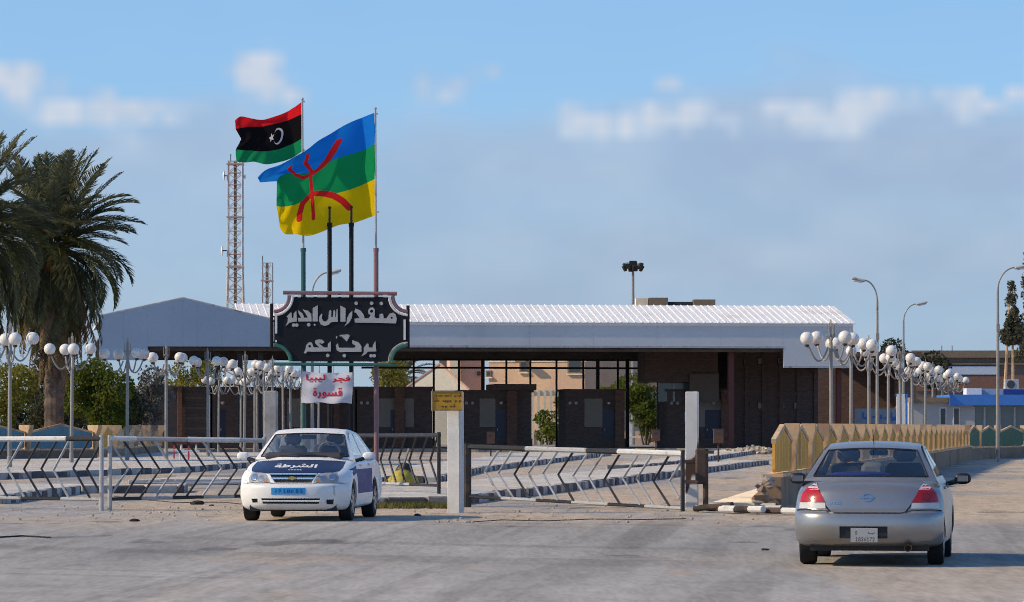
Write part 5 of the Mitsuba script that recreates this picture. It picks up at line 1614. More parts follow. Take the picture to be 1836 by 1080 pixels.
for i in range(420):
    xx, y = r.uniform(-2.6, -.95), r.uniform(69.6, 71.6)
    for j in range(3):
        h = r.uniform(.04, .14)
        a = r.uniform(0, PI)
        q = np.array([xx + r.uniform(-.03, .03), y, 0.0])
        w = np.array([math.cos(a), math.sin(a), 0]) * .012
        V.raw([q - w, q + w, q + [r.uniform(-.06, .06), r.uniform(-.06, .06), h]], [[0, 1, 2]])
kx = add('weeds', V.m(), 'mat_grass', smooth=False)
labels[kx] = {'kind': 'stuff', 'label': 'dry yellow-green weeds at the kerb between the police car and the white pillar', 'category': 'grass'}
for lab, px, py, w, m in (('black scrap of rubber lying left of the police car', 354, 907, .26, 'mat_rubber'), ('smaller dark clod right of the rubber scrap', 380, 909, .1, 'mat_rubber'), ('dark stone lying on the open asphalt at the left', 241, 945, .16, 'mat_rubber'),
                          ('dark flat scrap on the asphalt near the silver car', 1372, 984, .1, 'mat_rubber'), ('small dark clod below the white pillar', 748, 934, .12, 'mat_rubber')):
    Y = YB(py, -.02 if py < 930 else -.08)
    k = thing('road_scrap', lab, 'debris')
    s = trimesh.creation.icosphere(2, w / 2)
    s.vertices = s.vertices * (1 + .6 * (meshkit.noise(s.vertices * 20 + px, seed=px)[:, None] - .5)) * [1, .8, .38]
    s.apply_translation([AT(px, Y), Y, float(ground_z(np.array(AT(px, Y)), np.array(Y))) + w * .1])
    part(k, 'lump', s, m, smooth=True)
# steel cable lying in front of the gates
for lab, pts, rr in (('dark cable lying across the ground in front of the right gate', [(1230, 938), (1150, 940), (1060, 939), (980, 942), (900, 940), (840, 944)], .008), ('old cable lying on the sand left of the police car', [(205, 893), (260, 899), (320, 904), (400, 903), (432, 906)], .009), ('dark strip of hose at the left edge of the asphalt', [(-10, 966), (40, 964), (90, 966)], .014)):
    k = thing('ground_cable', lab, 'cable')
    q = []
    for px, py in pts:
        Y = YB(py, -.02 if py < 930 else -.06)
        q.append([AT(px, Y), Y, float(ground_z(np.array(AT(px, Y)), np.array(Y))) + rr * .7])
    q = np.array(q)
    s = np.linspace(0, 1, 30)
    qq = np.stack([np.interp(s, np.linspace(0, 1, len(q)), q[:, j]) for j in range(3)], 1)
    qq[:, 2] = [float(ground_z(np.array(a), np.array(b))) + rr * .7 for a, b in qq[:, :2]]
    part(k, 'run', MB().tube(qq, rr, 5).m(), 'mat_rubber')
for i, (x0, y0, x1, y1) in enumerate(((-8.6, 92.5, -5.6, 94.0), (-8.2, 95.0, -5.2, 96.0), (-8.9, 90.6, -6.0, 91.4))):
    k = thing('loose_pipe', ['pale pipe lying on the road behind the gate left of the police car', 'farthest of the pale pipes lying behind the left gates', 'nearest of the pale pipes lying behind the left gates'][i], 'pipe')
    part(k, 'tube', MB().tube([[x0, y0, .16], [(x0 + x1) / 2, (y0 + y1) / 2, .13], [x1, y1, .16]], .035, 8).m(), 'mat_pale_metal')
    for t in (.1, .9):
        part(k, 'block', MB().box((x0 + (x1 - x0) * t, y0 + (y1 - y0) * t, .05), (.2, .3, .16)).m(), 'mat_kerb_grey', smooth=False)
# red and white guard rails on the far left island
for i, (px, py) in enumerate(((312, 822), (338, 824))):
    k = thing('guard_stand', ['small red and white guard stand behind the left gates', 'second red and white guard stand, right of the first'][i], 'barrier')
    Y = YB(py, .18)
    x = AT(px, Y)
    for dx in (-.35, 0, .35):
        part(k, 'leg', MB().tube([[x + dx, Y, .1], [x + dx * .8, Y + .1, .85]], .035, 6).m(), 'mat_red_lens' if dx == 0 else 'mat_white_metal')
    for zz in (.5, .82):
        part(k, 'rail', MB().box((x, Y + .05, zz), (.85, .05, .1)).m(), 'mat_white_metal' if zz < .6 else 'mat_maroon', smooth=False)

# ================================================================ cars
def chaikin(p, n=2, closed=True):
    p = np.asarray(p, float)
    for _ in range(n):
        q = np.roll(p, -1, 0)
        p = np.stack([.75 * p + .25 * q, .25 * p + .75 * q], 1).reshape(-1, 2)
    return p


def man(mesh):
    m = trimesh.Trimesh(mesh.vertices, mesh.faces, process=False)
    m.merge_vertices()
    return m3.Manifold(m3.Mesh(np.asarray(m.vertices, np.float32), np.asarray(m.faces, np.uint32)))


def tm(mf):
    q = mf.to_mesh()
    return trimesh.Trimesh(q.vert_properties[:, :3], q.tri_verts, process=False)


def loft_body(profile, W, L, rear_in, front_in, crown=.05, flare=None):
    """lower body: the side profile swept across the car, its ends drawn in and its top crowned towards the sides"""
    prof = chaikin(profile, 2)
    if Polygon(prof).exterior.is_ccw is False:
        prof = prof[::-1]
    d = np.roll(prof, -1, 0) - np.roll(prof, 1, 0)
    nrm = np.stack([d[:, 1], -d[:, 0]], 1); nrm /= np.linalg.norm(nrm, axis=1, keepdims=True)
    us = np.concatenate([np.linspace(0, .8, 15), .8 + .2 * np.sin(np.linspace(0, PI / 2, 12))[1:]])
    us = np.concatenate([-us[::-1], us[1:]])
    V = []
    for u in us:
        a = abs(u)
        t = max(0, (a - .86) / .14)
        p = prof - nrm * (.055 * (1 - math.sqrt(max(0, 1 - t * t))))
        s, z = p[:, 0].copy(), p[:, 1].copy()
        z = z - crown * a ** 2.5 * np.clip((z - .55) / .4, 0, 1)
        s = s + (rear_in * (.25 * a ** 2 + .75 * a ** 5)) * np.clip(1 - prof[:, 0] / 1.1, 0, 1) ** .8
        s = s - (front_in * (.3 * a ** 2 + .7 * a ** 4)) * np.clip(1 - (L - prof[:, 0]) / 1.2, 0, 1) ** .8
        wz = W * (1 - .085 * np.clip((z - .62) / .38, 0, 1.2) ** 1.6 - .05 * np.clip((.42 - z) / .22, 0, 1) ** 1.5)
        V.append(np.stack([u * wz, s, z], 1))
    n, k = len(us), len(prof)
    V = np.vstack(V)
    i = np.arange(n * k).reshape(n, k)
    j = np.roll(i, -1, 1)
    f = np.stack([i[:-1], j[:-1], j[1:], i[1:]], -1).reshape(-1, 4)
    f = np.vstack([f[:, [0, 1, 2]], f[:, [0, 2, 3]]])
    v2, f2 = trimesh.creation.triangulate_polygon(Polygon(prof), engine='earcut')
    from scipy.spatial import cKDTree
    mp = cKDTree(prof).query(v2)[1]
    cap = mp[f2]
    f = np.vstack([f, cap + i[0, 0], cap[:, ::-1] + i[-1, 0]])
    m = trimesh.Trimesh(V, f, process=False)
    if m.volume < 0:
        m = trimesh.Trimesh(V, f[:, ::-1], process=False)
    c = man(m)
    if c.is_empty() or c.volume() <= 0:
        m.fix_normals()
        c = man(m)
    return c


def drape(poly, surf, direction, off=.005, cell=.03, skirt=.02):
    """a thin patch with this outline (seen along direction) laid on the surface"""
    dirs = {'rear': (np.array([0, 1.0, 0]), lambda p: np.stack([p[:, 0], p[:, 0] * 0 - 3, p[:, 1]], 1)),
            'front': (np.array([0, -1.0, 0]), lambda p: np.stack([-p[:, 0], p[:, 0] * 0 + 9, p[:, 1]], 1)),
            'top': (np.array([0, 0, -1.0]), lambda p: np.stack([p[:, 0], p[:, 1], p[:, 0] * 0 + 4], 1)),
            'left': (np.array([1.0, 0, 0]), lambda p: np.stack([p[:, 0] * 0 - 4, p[:, 0], p[:, 1]], 1)),
            'right': (np.array([-1.0, 0, 0]), lambda p: np.stack([p[:, 0] * 0 + 4, p[:, 0], p[:, 1]], 1))}
    dv, start = dirs[direction]
    x0, y0, x1, y1 = poly.bounds
    V, F = [], []
    key = {}
    for gx in np.arange(x0, x1, cell):
        for gy in np.arange(y0, y1, cell):
            c = poly.intersection(sbox(gx, gy, gx + cell, gy + cell))
            for g in getattr(c, 'geoms', [c]):
                if g.geom_type != 'Polygon' or g.area < 1e-8:
                    continue
                v, f = trimesh.creation.triangulate_polygon(g, engine='earcut')
                idx = []
                for q in v:
                    kq = (round(q[0], 5), round(q[1], 5))
                    if kq not in key:
                        key[kq] = len(V); V.append(q)
                    idx.append(key[kq])
                idx = np.array(idx)
                F += [t for t in idx[f] if len(set(t)) == 3]
    V, F = np.array(V), np.array(F)
    o = start(V)
    loc, ri, ti = surf.ray.intersects_location(o, np.tile(dv, (len(o), 1)), multiple_hits=False)
    P = np.full((len(o), 3), np.nan)
    P[ri] = loc
    ok = ~np.isnan(P[:, 0])
    F = F[ok[F].all(1)]
    P[~ok] = 0
    top = P - dv * off
    bot = P + dv * skirt
    n = len(P)
    nn = np.cross(top[F[:, 1]] - top[F[:, 0]], top[F[:, 2]] - top[F[:, 0]])
    flip = (nn @ dv) > 0
    F[flip] = F[flip][:, ::-1]
    e = np.vstack([F[:, [0, 1]], F[:, [1, 2]], F[:, [2, 0]]])
    es = np.sort(e, 1)
    u, inv, cnt = np.unique(es, axis=0, return_inverse=True, return_counts=True)
    be = e[cnt[inv.ravel()] == 1]
    sk = np.vstack([np.stack([be[:, 0], be[:, 0] + n, be[:, 1] + n], 1), np.stack([be[:, 0], be[:, 1] + n, be[:, 1]], 1)])
    m = trimesh.Trimesh(np.vstack([top, bot]), np.vstack([F, sk]), process=False)
    m.remove_unreferenced_vertices()
    return m


def surf_pts(pts, surf, direction, n=40):
    """points of a line drawn on the picture plane, dropped on the surface"""
    p = np.array(pts, float)
    s = np.concatenate([[0], np.cumsum(np.linalg.norm(np.diff(p, axis=0), axis=1))])
    t = np.linspace(0, s[-1], n)
    q = np.stack([np.interp(t, s, p[:, 0]), np.interp(t, s, p[:, 1])], 1)
    dv = {'rear': np.array([0, 1.0, 0]), 'front': np.array([0, -1.0, 0]), 'top': np.array([0, 0, -1.0]), 'left': np.array([1.0, 0, 0]), 'right': np.array([-1.0, 0, 0])}[direction]
    o = {'rear': np.stack([q[:, 0], q[:, 0] * 0 - 3, q[:, 1]], 1), 'front': np.stack([-q[:, 0], q[:, 0] * 0 + 9, q[:, 1]], 1), 'top': np.stack([q[:, 0], q[:, 1], q[:, 0] * 0 + 4], 1),
         'left': np.stack([q[:, 0] * 0 - 4, q[:, 0], q[:, 1]], 1), 'right': np.stack([q[:, 0] * 0 + 4, q[:, 0], q[:, 1]], 1)}[direction]
    loc, ri, ti = surf.ray.intersects_location(o, np.tile(dv, (len(o), 1)), multiple_hits=False)
    P = np.full((len(o), 3), np.nan); P[ri] = loc
    return P[~np.isnan(P[:, 0])]


def groove(body, pts, r=.008, into=None):
    bits = []
    into = np.zeros(3) if into is None else np.array(into, float)
    s = m3.Manifold.sphere(r, 6)
    for a, b in zip(pts[:-1], pts[1:]):
        bits.append(m3.Manifold.batch_hull([s.translate(a.tolist()), s.translate(b.tolist())] + ([s.translate((a + into).tolist()), s.translate((b + into).tolist())] if into.any() else [])))
    return body - m3.Manifold.batch_boolean(bits, m3.OpType.Add)


def greenhouse(prof, Wg, tcuts, ug, curv_r, curv_f, crown, names, side_windows):
    """cabin above the belt: a sheet over the profile (s, z) plus side walls with window holes. tcuts: profile index ranges of the rear window and windshield"""
    prof = np.array(prof, float)
    n = len(prof)
    sm = (prof[0, 0] + prof[-1, 0]) / 2
    us = np.concatenate([[-1, -.965], np.linspace(-ug, ug, 17), [.965, 1]])
    V = np.zeros((n, len(us), 3))
    for i, (s, z) in enumerate(prof):
        for j, u in enumerate(us):
            f = 1 - np.clip(i / (n - 1), 0, 1)
            cv = curv_r * np.clip(1 - (s - prof[0, 0]) / 1.0, 0, 1) - curv_f * np.clip(1 - (prof[-1, 0] - s) / 1.2, 0, 1)
            k = np.clip((z - prof[0, 1]) / (prof[:, 1].max() - prof[0, 1]), 0, 1)
            V[i, j] = [u * Wg(z), s + cv * u * u, z - crown * k * abs(u) ** 2.2 - (.02 * k if abs(u) == 1 else 0)]
    I = np.arange(n * len(us)).reshape(n, len(us))
    out = {q: [] for q in ('shell', 'rear_window', 'windshield')}
    for i in range(n - 1):
        for j in range(len(us) - 1):
            q = [I[i, j], I[i, j + 1], I[i + 1, j + 1], I[i + 1, j]]
            mid = (us[j] + us[j + 1]) / 2
            w = 'shell'
            if abs(mid) < ug:
                if tcuts[0][0] <= i < tcuts[0][1]:
                    w = 'rear_window'
                if tcuts[1][0] <= i < tcuts[1][1]:
                    w = 'windshield'
            out[w] += [[q[0], q[1], q[2]], [q[0], q[2], q[3]]]
    vv = V.reshape(-1, 3)
    res = {}
    for k, f in out.items():
        m = trimesh.Trimesh(vv, np.array(f), process=False); m.remove_unreferenced_vertices()
        res[k] = m
    # side walls
    zt = lambda s: np.interp(s, V[:, -1, 1], V[:, -1, 2])
    edge = [(V[i, -1, 1], V[i, -1, 2]) for i in range(n)]
    wall = Polygon(edge + [(edge[-1][0], prof[0, 1] - .06), (edge[0][0], prof[0, 1] - .06)]).buffer(0)
    wins = [Polygon(w) for w in side_windows]
    frame = wall
    for w in wins:
        frame = frame.difference(w)
    for sd in (-1, 1):
        mb = MB()
        g_all = {'side': frame}
        for g in getattr(frame, 'geoms', [frame]):
            v, f = trimesh.creation.triangulate_polygon(g, engine='earcut')
            mb.raw(np.stack([sd * np.array([Wg(z) for z in v[:, 1]]), v[:, 0], v[:, 1]], 1), f)
        res['side', sd] = mb.m()
        res['glass', sd] = []
        for w in wins:
            v, f = trimesh.creation.triangulate_polygon(w.buffer(.004), engine='earcut')
            res['glass', sd].append(trimesh.Trimesh(np.stack([sd * np.array([Wg(z) - .008 for z in v[:, 1]]), v[:, 0], v[:, 1]], 1), f, process=False))
    return res


def wheel(k, x, y, r, w, side, M, steer=0.0):
    t = MB().lathe([(r * .62, -w / 2 + .01), (r * .70, -w / 2), (r * .94, -w / 2 + .004), (r, -w / 2 + .03), (r, w / 2 - .03), (r * .94, w / 2 - .004), (r * .70, w / 2), (r * .62, w / 2 - .01), (r * .6, 0), (r * .62, -w / 2 + .01)], (0, 0, 0), 36, 'x').m()
    grooves = None
    R = trimesh.transformations.rotation_matrix(steer, [0, 0, 1])
    def put(m):
        m.apply_transform(R); m.apply_translation([x, y, r]); m.apply_transform(M)
        return m
    wk = part(k, 'wheel', put(t), 'mat_rubber', smooth=40)
    rm = MB().lathe([(0, 0), (r * .2, .0), (r * .25, -.02), (r * .58, -.03), (r * .635, .01), (r * .635, -.12), (r * .3, -.14), (0, -.14)], (side * (w / 2 - .012), 0, 0), 30, 'x')
    m = rm.m()
    if side < 0:
        m.vertices[:, 0] = 2 * side * (w / 2 - .012) - m.vertices[:, 0]
        m.invert()
    add(f'{wk}__rim', put(m), 'mat_rim', smooth=35)
    sp = MB()
    for i in range(7):
        a = i * 2 * PI / 7
        c = np.array([side * (w / 2 - .012), math.cos(a) * r * .4, math.sin(a) * r * .4])
        Rm = np.array([[1, 0, 0], [0, math.cos(a), -math.sin(a)], [0, math.sin(a), math.cos(a)]])
        sp.box(c, (.02, r * .42, .045), R=Rm)
    add(f'{wk}__spokes', put(sp.m()), 'mat_rim', smooth=False)


def seat(k, x, y, zb, M, m='mat_seat', h=.30, w=.46):
    b = bevel_box((w, .14, h), .05); b.apply_translation([x, y, zb + h / 2]); b.apply_transform(M)
    sk = part(k, 'seat', b, m, smooth=40)
    q = bevel_box((.27, .12, .17), .05); q.apply_translation([x, y - .03, zb + h + .10]); q.apply_transform(M)
    add(f'{sk}__headrest', q, m, smooth=40)


def mirror(k, x, y, z, M, m, side, glass_front):
    s = trimesh.creation.icosphere(3, 1)
    v = s.vertices * [.115, .07, .08]
    s.vertices = np.sign(v) * np.abs(v / [.115, .07, .08]) ** .8 * [.10, .06, .068]
    s.apply_translation([x, y, z]); s.apply_transform(M)
    mk = part(k, 'wing_mirror', s, m, smooth=True)
    a = MB().tube([[x - side * .07, y + .02, z - .03], [x - side * .2, y + .06, z - .07]], .03, 6).m(); a.apply_transform(M)
    add(f'{mk}__arm', a, 'mat_black_plastic')
    g = bevel_box((.13, .012, .075), .005); g.apply_translation([x, y - .054, z]); g.apply_transform(M)
    add(f'{mk}__glass', g, 'mat_mirror', smooth=False)


def carM(px, Y, z, ang):
    M = trimesh.transformations.rotation_matrix(ang, [0, 0, 1])
    M[:3, 3] = [AT(px, Y), Y, z]
    return M


def silver_car():
    k = thing('silver_car', 'dusty silver saloon seen from behind, driving away along the wall on the right', 'car')
    L, W = 4.42, .85
    prof = [(.16, .235), (.06, .28), (.015, .36), (.0, .46), (.01, .56), (.035, .615), (.075, .632), (.115, .645), (.13, .70), (.155, .78), (.18, .845), (.205, .885), (.26, .93), (.38, .965), (.60, .995), (1.0, 1.0), (2.2, .99), (2.9, .975), (3.2, .95), (3.7, .88), (4.1, .79), (4.30, .70), (4.38, .58), (4.42, .46), (4.40, .32), (4.3, .22), (3.6, .19), (2.2, .19), (.8, .20)]
    body = loft_body(prof, W, L, .30, .42, .06)
    wells = []
    for yy in (.98, 3.52):
        for sd in (-1, 1):
            c = m3.Manifold.cylinder(.5, .345, .345, 40).rotate([0, 90, 0]).translate([.60 if sd > 0 else -1.10, yy, .30])
            wells.append(c)
    body = body - m3.Manifold.batch_boolean(wells, m3.OpType.Add)
    surf = tm(body)
    cz = lambda X, Yy: ((X - 640) / 624, (985 - Yy) / 624)
    cp = lambda pts: Polygon([cz(*p) for p in pts])
    # grooves: boot lid outline, bumper seam, crease
    for pts in ([(246, 362), (262, 400), (340, 560), (372, 598), (400, 604), (880, 604), (905, 598), (935, 560), (1020, 410), (1034, 370)],
                [(128, 588), (200, 582), (345, 590), (372, 606)], [(905, 606), (935, 590), (1080, 584), (1150, 590)]):
        body = groove(body, surf_pts([cz(*p) for p in pts], surf, 'rear', 50), .009, (0, .06, 0))
    for sd, nm in ((-1, 'left'), (1, 'right')):
        for pts in ([(1.86, .30), (1.86, .97)], [(2.95, .30), (2.98, .95)], [(1.35, .62), (1.15, .97)]):
            body = groove(body, surf_pts(pts, surf, nm, 12), .007)
    # plate recess and bumper slots
    px0, pz0 = cz(440, 784); px1, pz1 = cz(780, 697)
    rec = m3.Manifold.cube([px1 - px0, .09, pz1 - pz0]).translate([px0, -.03, pz0])
    body = body - rec
    M = carM(1555.5, 44.3, -.126, -math.radians(8.3))
    # bumper as a piece of its own
    bx = m3.Manifold.cube([2.4, .62, .62]).translate([-1.2, -.2, 0])
    bump = body ^ bx
    def put(m):
        m = m.copy(); m.apply_transform(M); return m
    body2 = body - m3.Manifold.cube([2.4, .62, .616]).translate([-1.2, -.2, 0]).translate([0, .004, 0])
    part(k, 'body', put(tm(body2)), 'mat_silver_paint', smooth=32)
    part(k, 'rear_bumper', put(tm(bump)), 'mat_silver_paint', smooth=32)
    z_b = .99
    gh = [(.52, z_b - .02), (.545, 1.025), (.70, 1.12), (.86, 1.21), (1.02, 1.29), (1.12, 1.335), (1.18, 1.358), (1.35, 1.395), (1.7, 1.425), (2.05, 1.425), (2.3, 1.405), (2.42, 1.38), (2.5, 1.35), (2.75, 1.22), (3.0, 1.08), (3.16, .985), (3.2, .95)]
    Wg = lambda z: .775 - .235 * np.clip((z - .95) / .46, -.2, 1.1)
    g = greenhouse(gh, Wg, ((1, 5), (12, 15)), .885, .10, .30, .035, None,
                   [[(1.93, 1.01), (1.93, 1.345), (2.32, 1.325), (2.62, 1.17), (2.88, 1.01)], [(1.85, 1.01), (1.85, 1.345), (1.42, 1.32), (1.12, 1.16), (1.0, 1.01)]])
    part(k, 'cabin', put(g['shell']), 'mat_silver_paint', smooth=40)
    part(k, 'rear_window', put(g['rear_window']), 'mat_glass', smooth=True)
    part(k, 'windshield', put(g['windshield']), 'mat_glass_clear', smooth=True)
    for sd in (-1, 1):
        part(k, 'side_frame', put(g['side', sd]), 'mat_silver_paint', smooth=False)
        for w in g['glass', sd]:
            part(k, 'side_window', put(w), 'mat_glass', smooth=False)
    # black seal round the rear window
    n = g['rear_window']
    vs = n.vertices
    zmin, zmax = vs[:, 2].min(), vs[:, 2].max()
    seal = MB()
    lo = sorted([p for p in vs if True], key=lambda p: p[0])
    rows = {}
    nu = 17
    grid = vs.reshape(-1, nu, 3) if len(vs) % nu == 0 else None
    if grid is not None:
        for ln in (grid[0], grid[-1], grid[:, 0], grid[:, -1]):
            seal.tube(ln + [0, -.004, .003], .011, 5)
        part(k, 'window_seal', put(seal.m()), 'mat_black_plastic')
    # interior
    for x in (-.33, .33):
        seat(k, x, 2.02, .86, M, 'mat_seat')
    seat(k, 0, 1.18, .72, M, 'mat_seat_pale', .27, 1.0)
    dsh = bevel_box((1.2, .4, .14), .05).apply_translation([0, 2.95, 1.0]); part(k, 'dashboard', put(dsh), 'mat_seat', smooth=40)
    sw = trimesh.creation.torus(.17, .017, 24, 8); sw.apply_transform(trimesh.transformations.rotation_matrix(1.15, [1, 0, 0])); sw.apply_translation([-.33, 2.62, 1.03]); part(k, 'steering_wheel', put(sw), 'mat_seat', smooth=True)
    cl = trimesh.creation.icosphere(3, 1); cl.vertices = cl.vertices * [.36, .14, .04] * (1 + .25 * (meshkit.fbm(cl.vertices * 2.5, 3, seed=2)[:, None] - .5)); cl.apply_translation([-.12, .80, 1.035]); part(k, 'blue_cloth', put(cl), 'mat_blue_cloth', smooth=True, label='dark blue cloth on the shelf behind the rear window')
    mr = bevel_box((.22, .03, .07), .015).apply_translation([.0, 2.5, 1.28]); part(k, 'inside_mirror', put(mr), 'mat_black_plastic')
    # lamps
    tl = [(250, 392), (232, 404), (196, 424), (165, 460), (150, 500), (145, 528), (332, 528), (300, 470)]
    tlw = [(145, 532), (141, 572), (336, 572), (333, 532)]
    tlc = [(250, 386), (262, 400), (285, 440), (216, 440), (200, 424), (232, 402)]
    for sgn, nm in ((1, 'l'), (-1, 'r')):
        fl = lambda pts: [(640 + sgn * (p[0] - 640), p[1]) for p in pts]
        red = part(k, 'tail_light', put(drape(cp(fl(tl)).buffer(0), surf, 'rear', .012)), 'mat_red_lens', smooth=30)
        add(f'{red}__reversing_lens', put(drape(cp(fl(tlw)).buffer(0), surf, 'rear', .011)), 'mat_clear_lens', smooth=30)
        add(f'{red}__top_lens', put(drape(cp(fl(tlc)).buffer(0), surf, 'rear', .0135)), 'mat_clear_lens', smooth=30)
        c = cz(*fl([(232, 490)])[0])
        add(f'{red}__bulb_ring', put(drape(Point(*c).buffer(.045, 12).difference(Point(*c).buffer(.036, 12)), surf, 'rear', .0165)), 'mat_maroon', smooth=30)
    # emblem: ring with a bar, letters
    ex, ez = cz(634, 494)
    ring = affinity.scale(Point(ex, ez).buffer(.052, 20).difference(Point(ex, ez).buffer(.042, 20)), 1.15, .85)
    part(k, 'emblem', put(drape(ring.union(sbox(ex - .078, ez - .009, ex + .078, ez + .009)), surf, 'rear', .012, .02)), 'mat_chrome', smooth=False)
    for i, X in enumerate((375, 400, 422, 440)):
        x, z = cz(X, 535)
        part(k, 'badge_letter', put(drape(sbox(x - .011, z - .014, x + .011, z + .014).difference(sbox(x - .004, z - .003, x + (.012 if i % 2 else .004), z + .006)), surf, 'rear', .008, .02)), 'mat_chrome', smooth=False)
    # plate in its recess
    q = MB().box(((px0 + px1) / 2, .052, (pz0 + pz1) / 2), (px1 - px0 - .004, .01, pz1 - pz0 - .004)).m(); part(k, 'plate_recess', put(q), 'mat_black_plastic', smooth=False)
    x0, z0 = cz(521, 808); x1, z1 = cz(711, 708)
    pk = part(k, 'number_plate', put(MB().box(((x0 + x1) / 2, -.008, (z0 + z1) / 2), (x1 - x0, .012, z1 - z0)).m()), 'mat_plate_white', smooth=False)
    for txt, X, Yy, h, bold in (('5', 553, 755, .036, True), ('1826172', 556, 802, .044, True)):
        t = meshkit.text_mesh(txt, h, .004, bold)
        b = t.bounds
        s = (min(1.0, (.215 if len(txt) > 2 else .05) / (b[1][0] - b[0][0])))
        t.vertices[:, 0] = (t.vertices[:, 0] - b[0][0]) * s
        t.vertices = np.stack([t.vertices[:, 0], -.0142 - t.vertices[:, 2], t.vertices[:, 1]], 1)
        xx, zz = cz(X, Yy)
        t.vertices += [xx, 0, zz]
        add(f'{pk}__digits', put(t), 'mat_ink', smooth=False)
    xx, zz = cz(665, 745)
    add(f'{pk}__word', put(MB().prism(glyph_word(.075, .028, xx - .035, zz - .014), .004, XZ(0, -.0142, 0)).m()), 'mat_ink', smooth=False)
    ep = MB().lathe([(.036, 0), (.042, .0), (.042, .2), (.036, .2), (.036, 0)], (.455, .03, .215), 16, 'y').m(); part(k, 'exhaust_pipe', put(ep), 'mat_rust_metal')
    xx, zz = cz(630, 842)
    part(k, 'underbody', put(MB().box((0, 2.2, .235), (1.35, 3.8, .12)).m()), 'mat_black_plastic', smooth=False)
    part(k, 'bumper_lip', put(drape(cp([(300, 838), (880, 838), (880, 852), (300, 852)]), surf, 'rear', .004)), 'mat_black_plastic', smooth=False)
    for X0, X1 in ((172, 350),):
        part(k, 'bumper_crease', put(drape(cp([(172, 782), (X1, 788), (X1, 800), (180, 798)]), surf, 'rear', .010)), 'mat_silver_paint', smooth=30)
    for yy in (.98, 3.52):
        for sd in (-1, 1):
            wheel(k, sd * .735, yy, .30, .19, sd, M)
    for sd in (-1, 1):
        mirror(k, sd * .99, 2.78, .97, M, 'mat_black_plastic', sd, False)
        for yy in (1.5, 2.5):
            hx = surf_pts([(yy, .88), (yy + .02, .88)], surf, 'left' if sd < 0 else 'right', 2)
            if len(hx):
                h = bevel_box((.03, .17, .03), .01).apply_translation(hx[0] + [sd * .012, .08, 0]); part(k, 'door_handle', put(h), 'mat_silver_paint')
    part(k, 'aerial', put(MB().tube([[.0, 1.35, 1.39], [0, 1.12, 1.56]], .005, 5).m()), 'mat_black_plastic')


def glyph_word(w, h, x, z):
    return glyph('lybya', h, x, z, w)


silver_car()


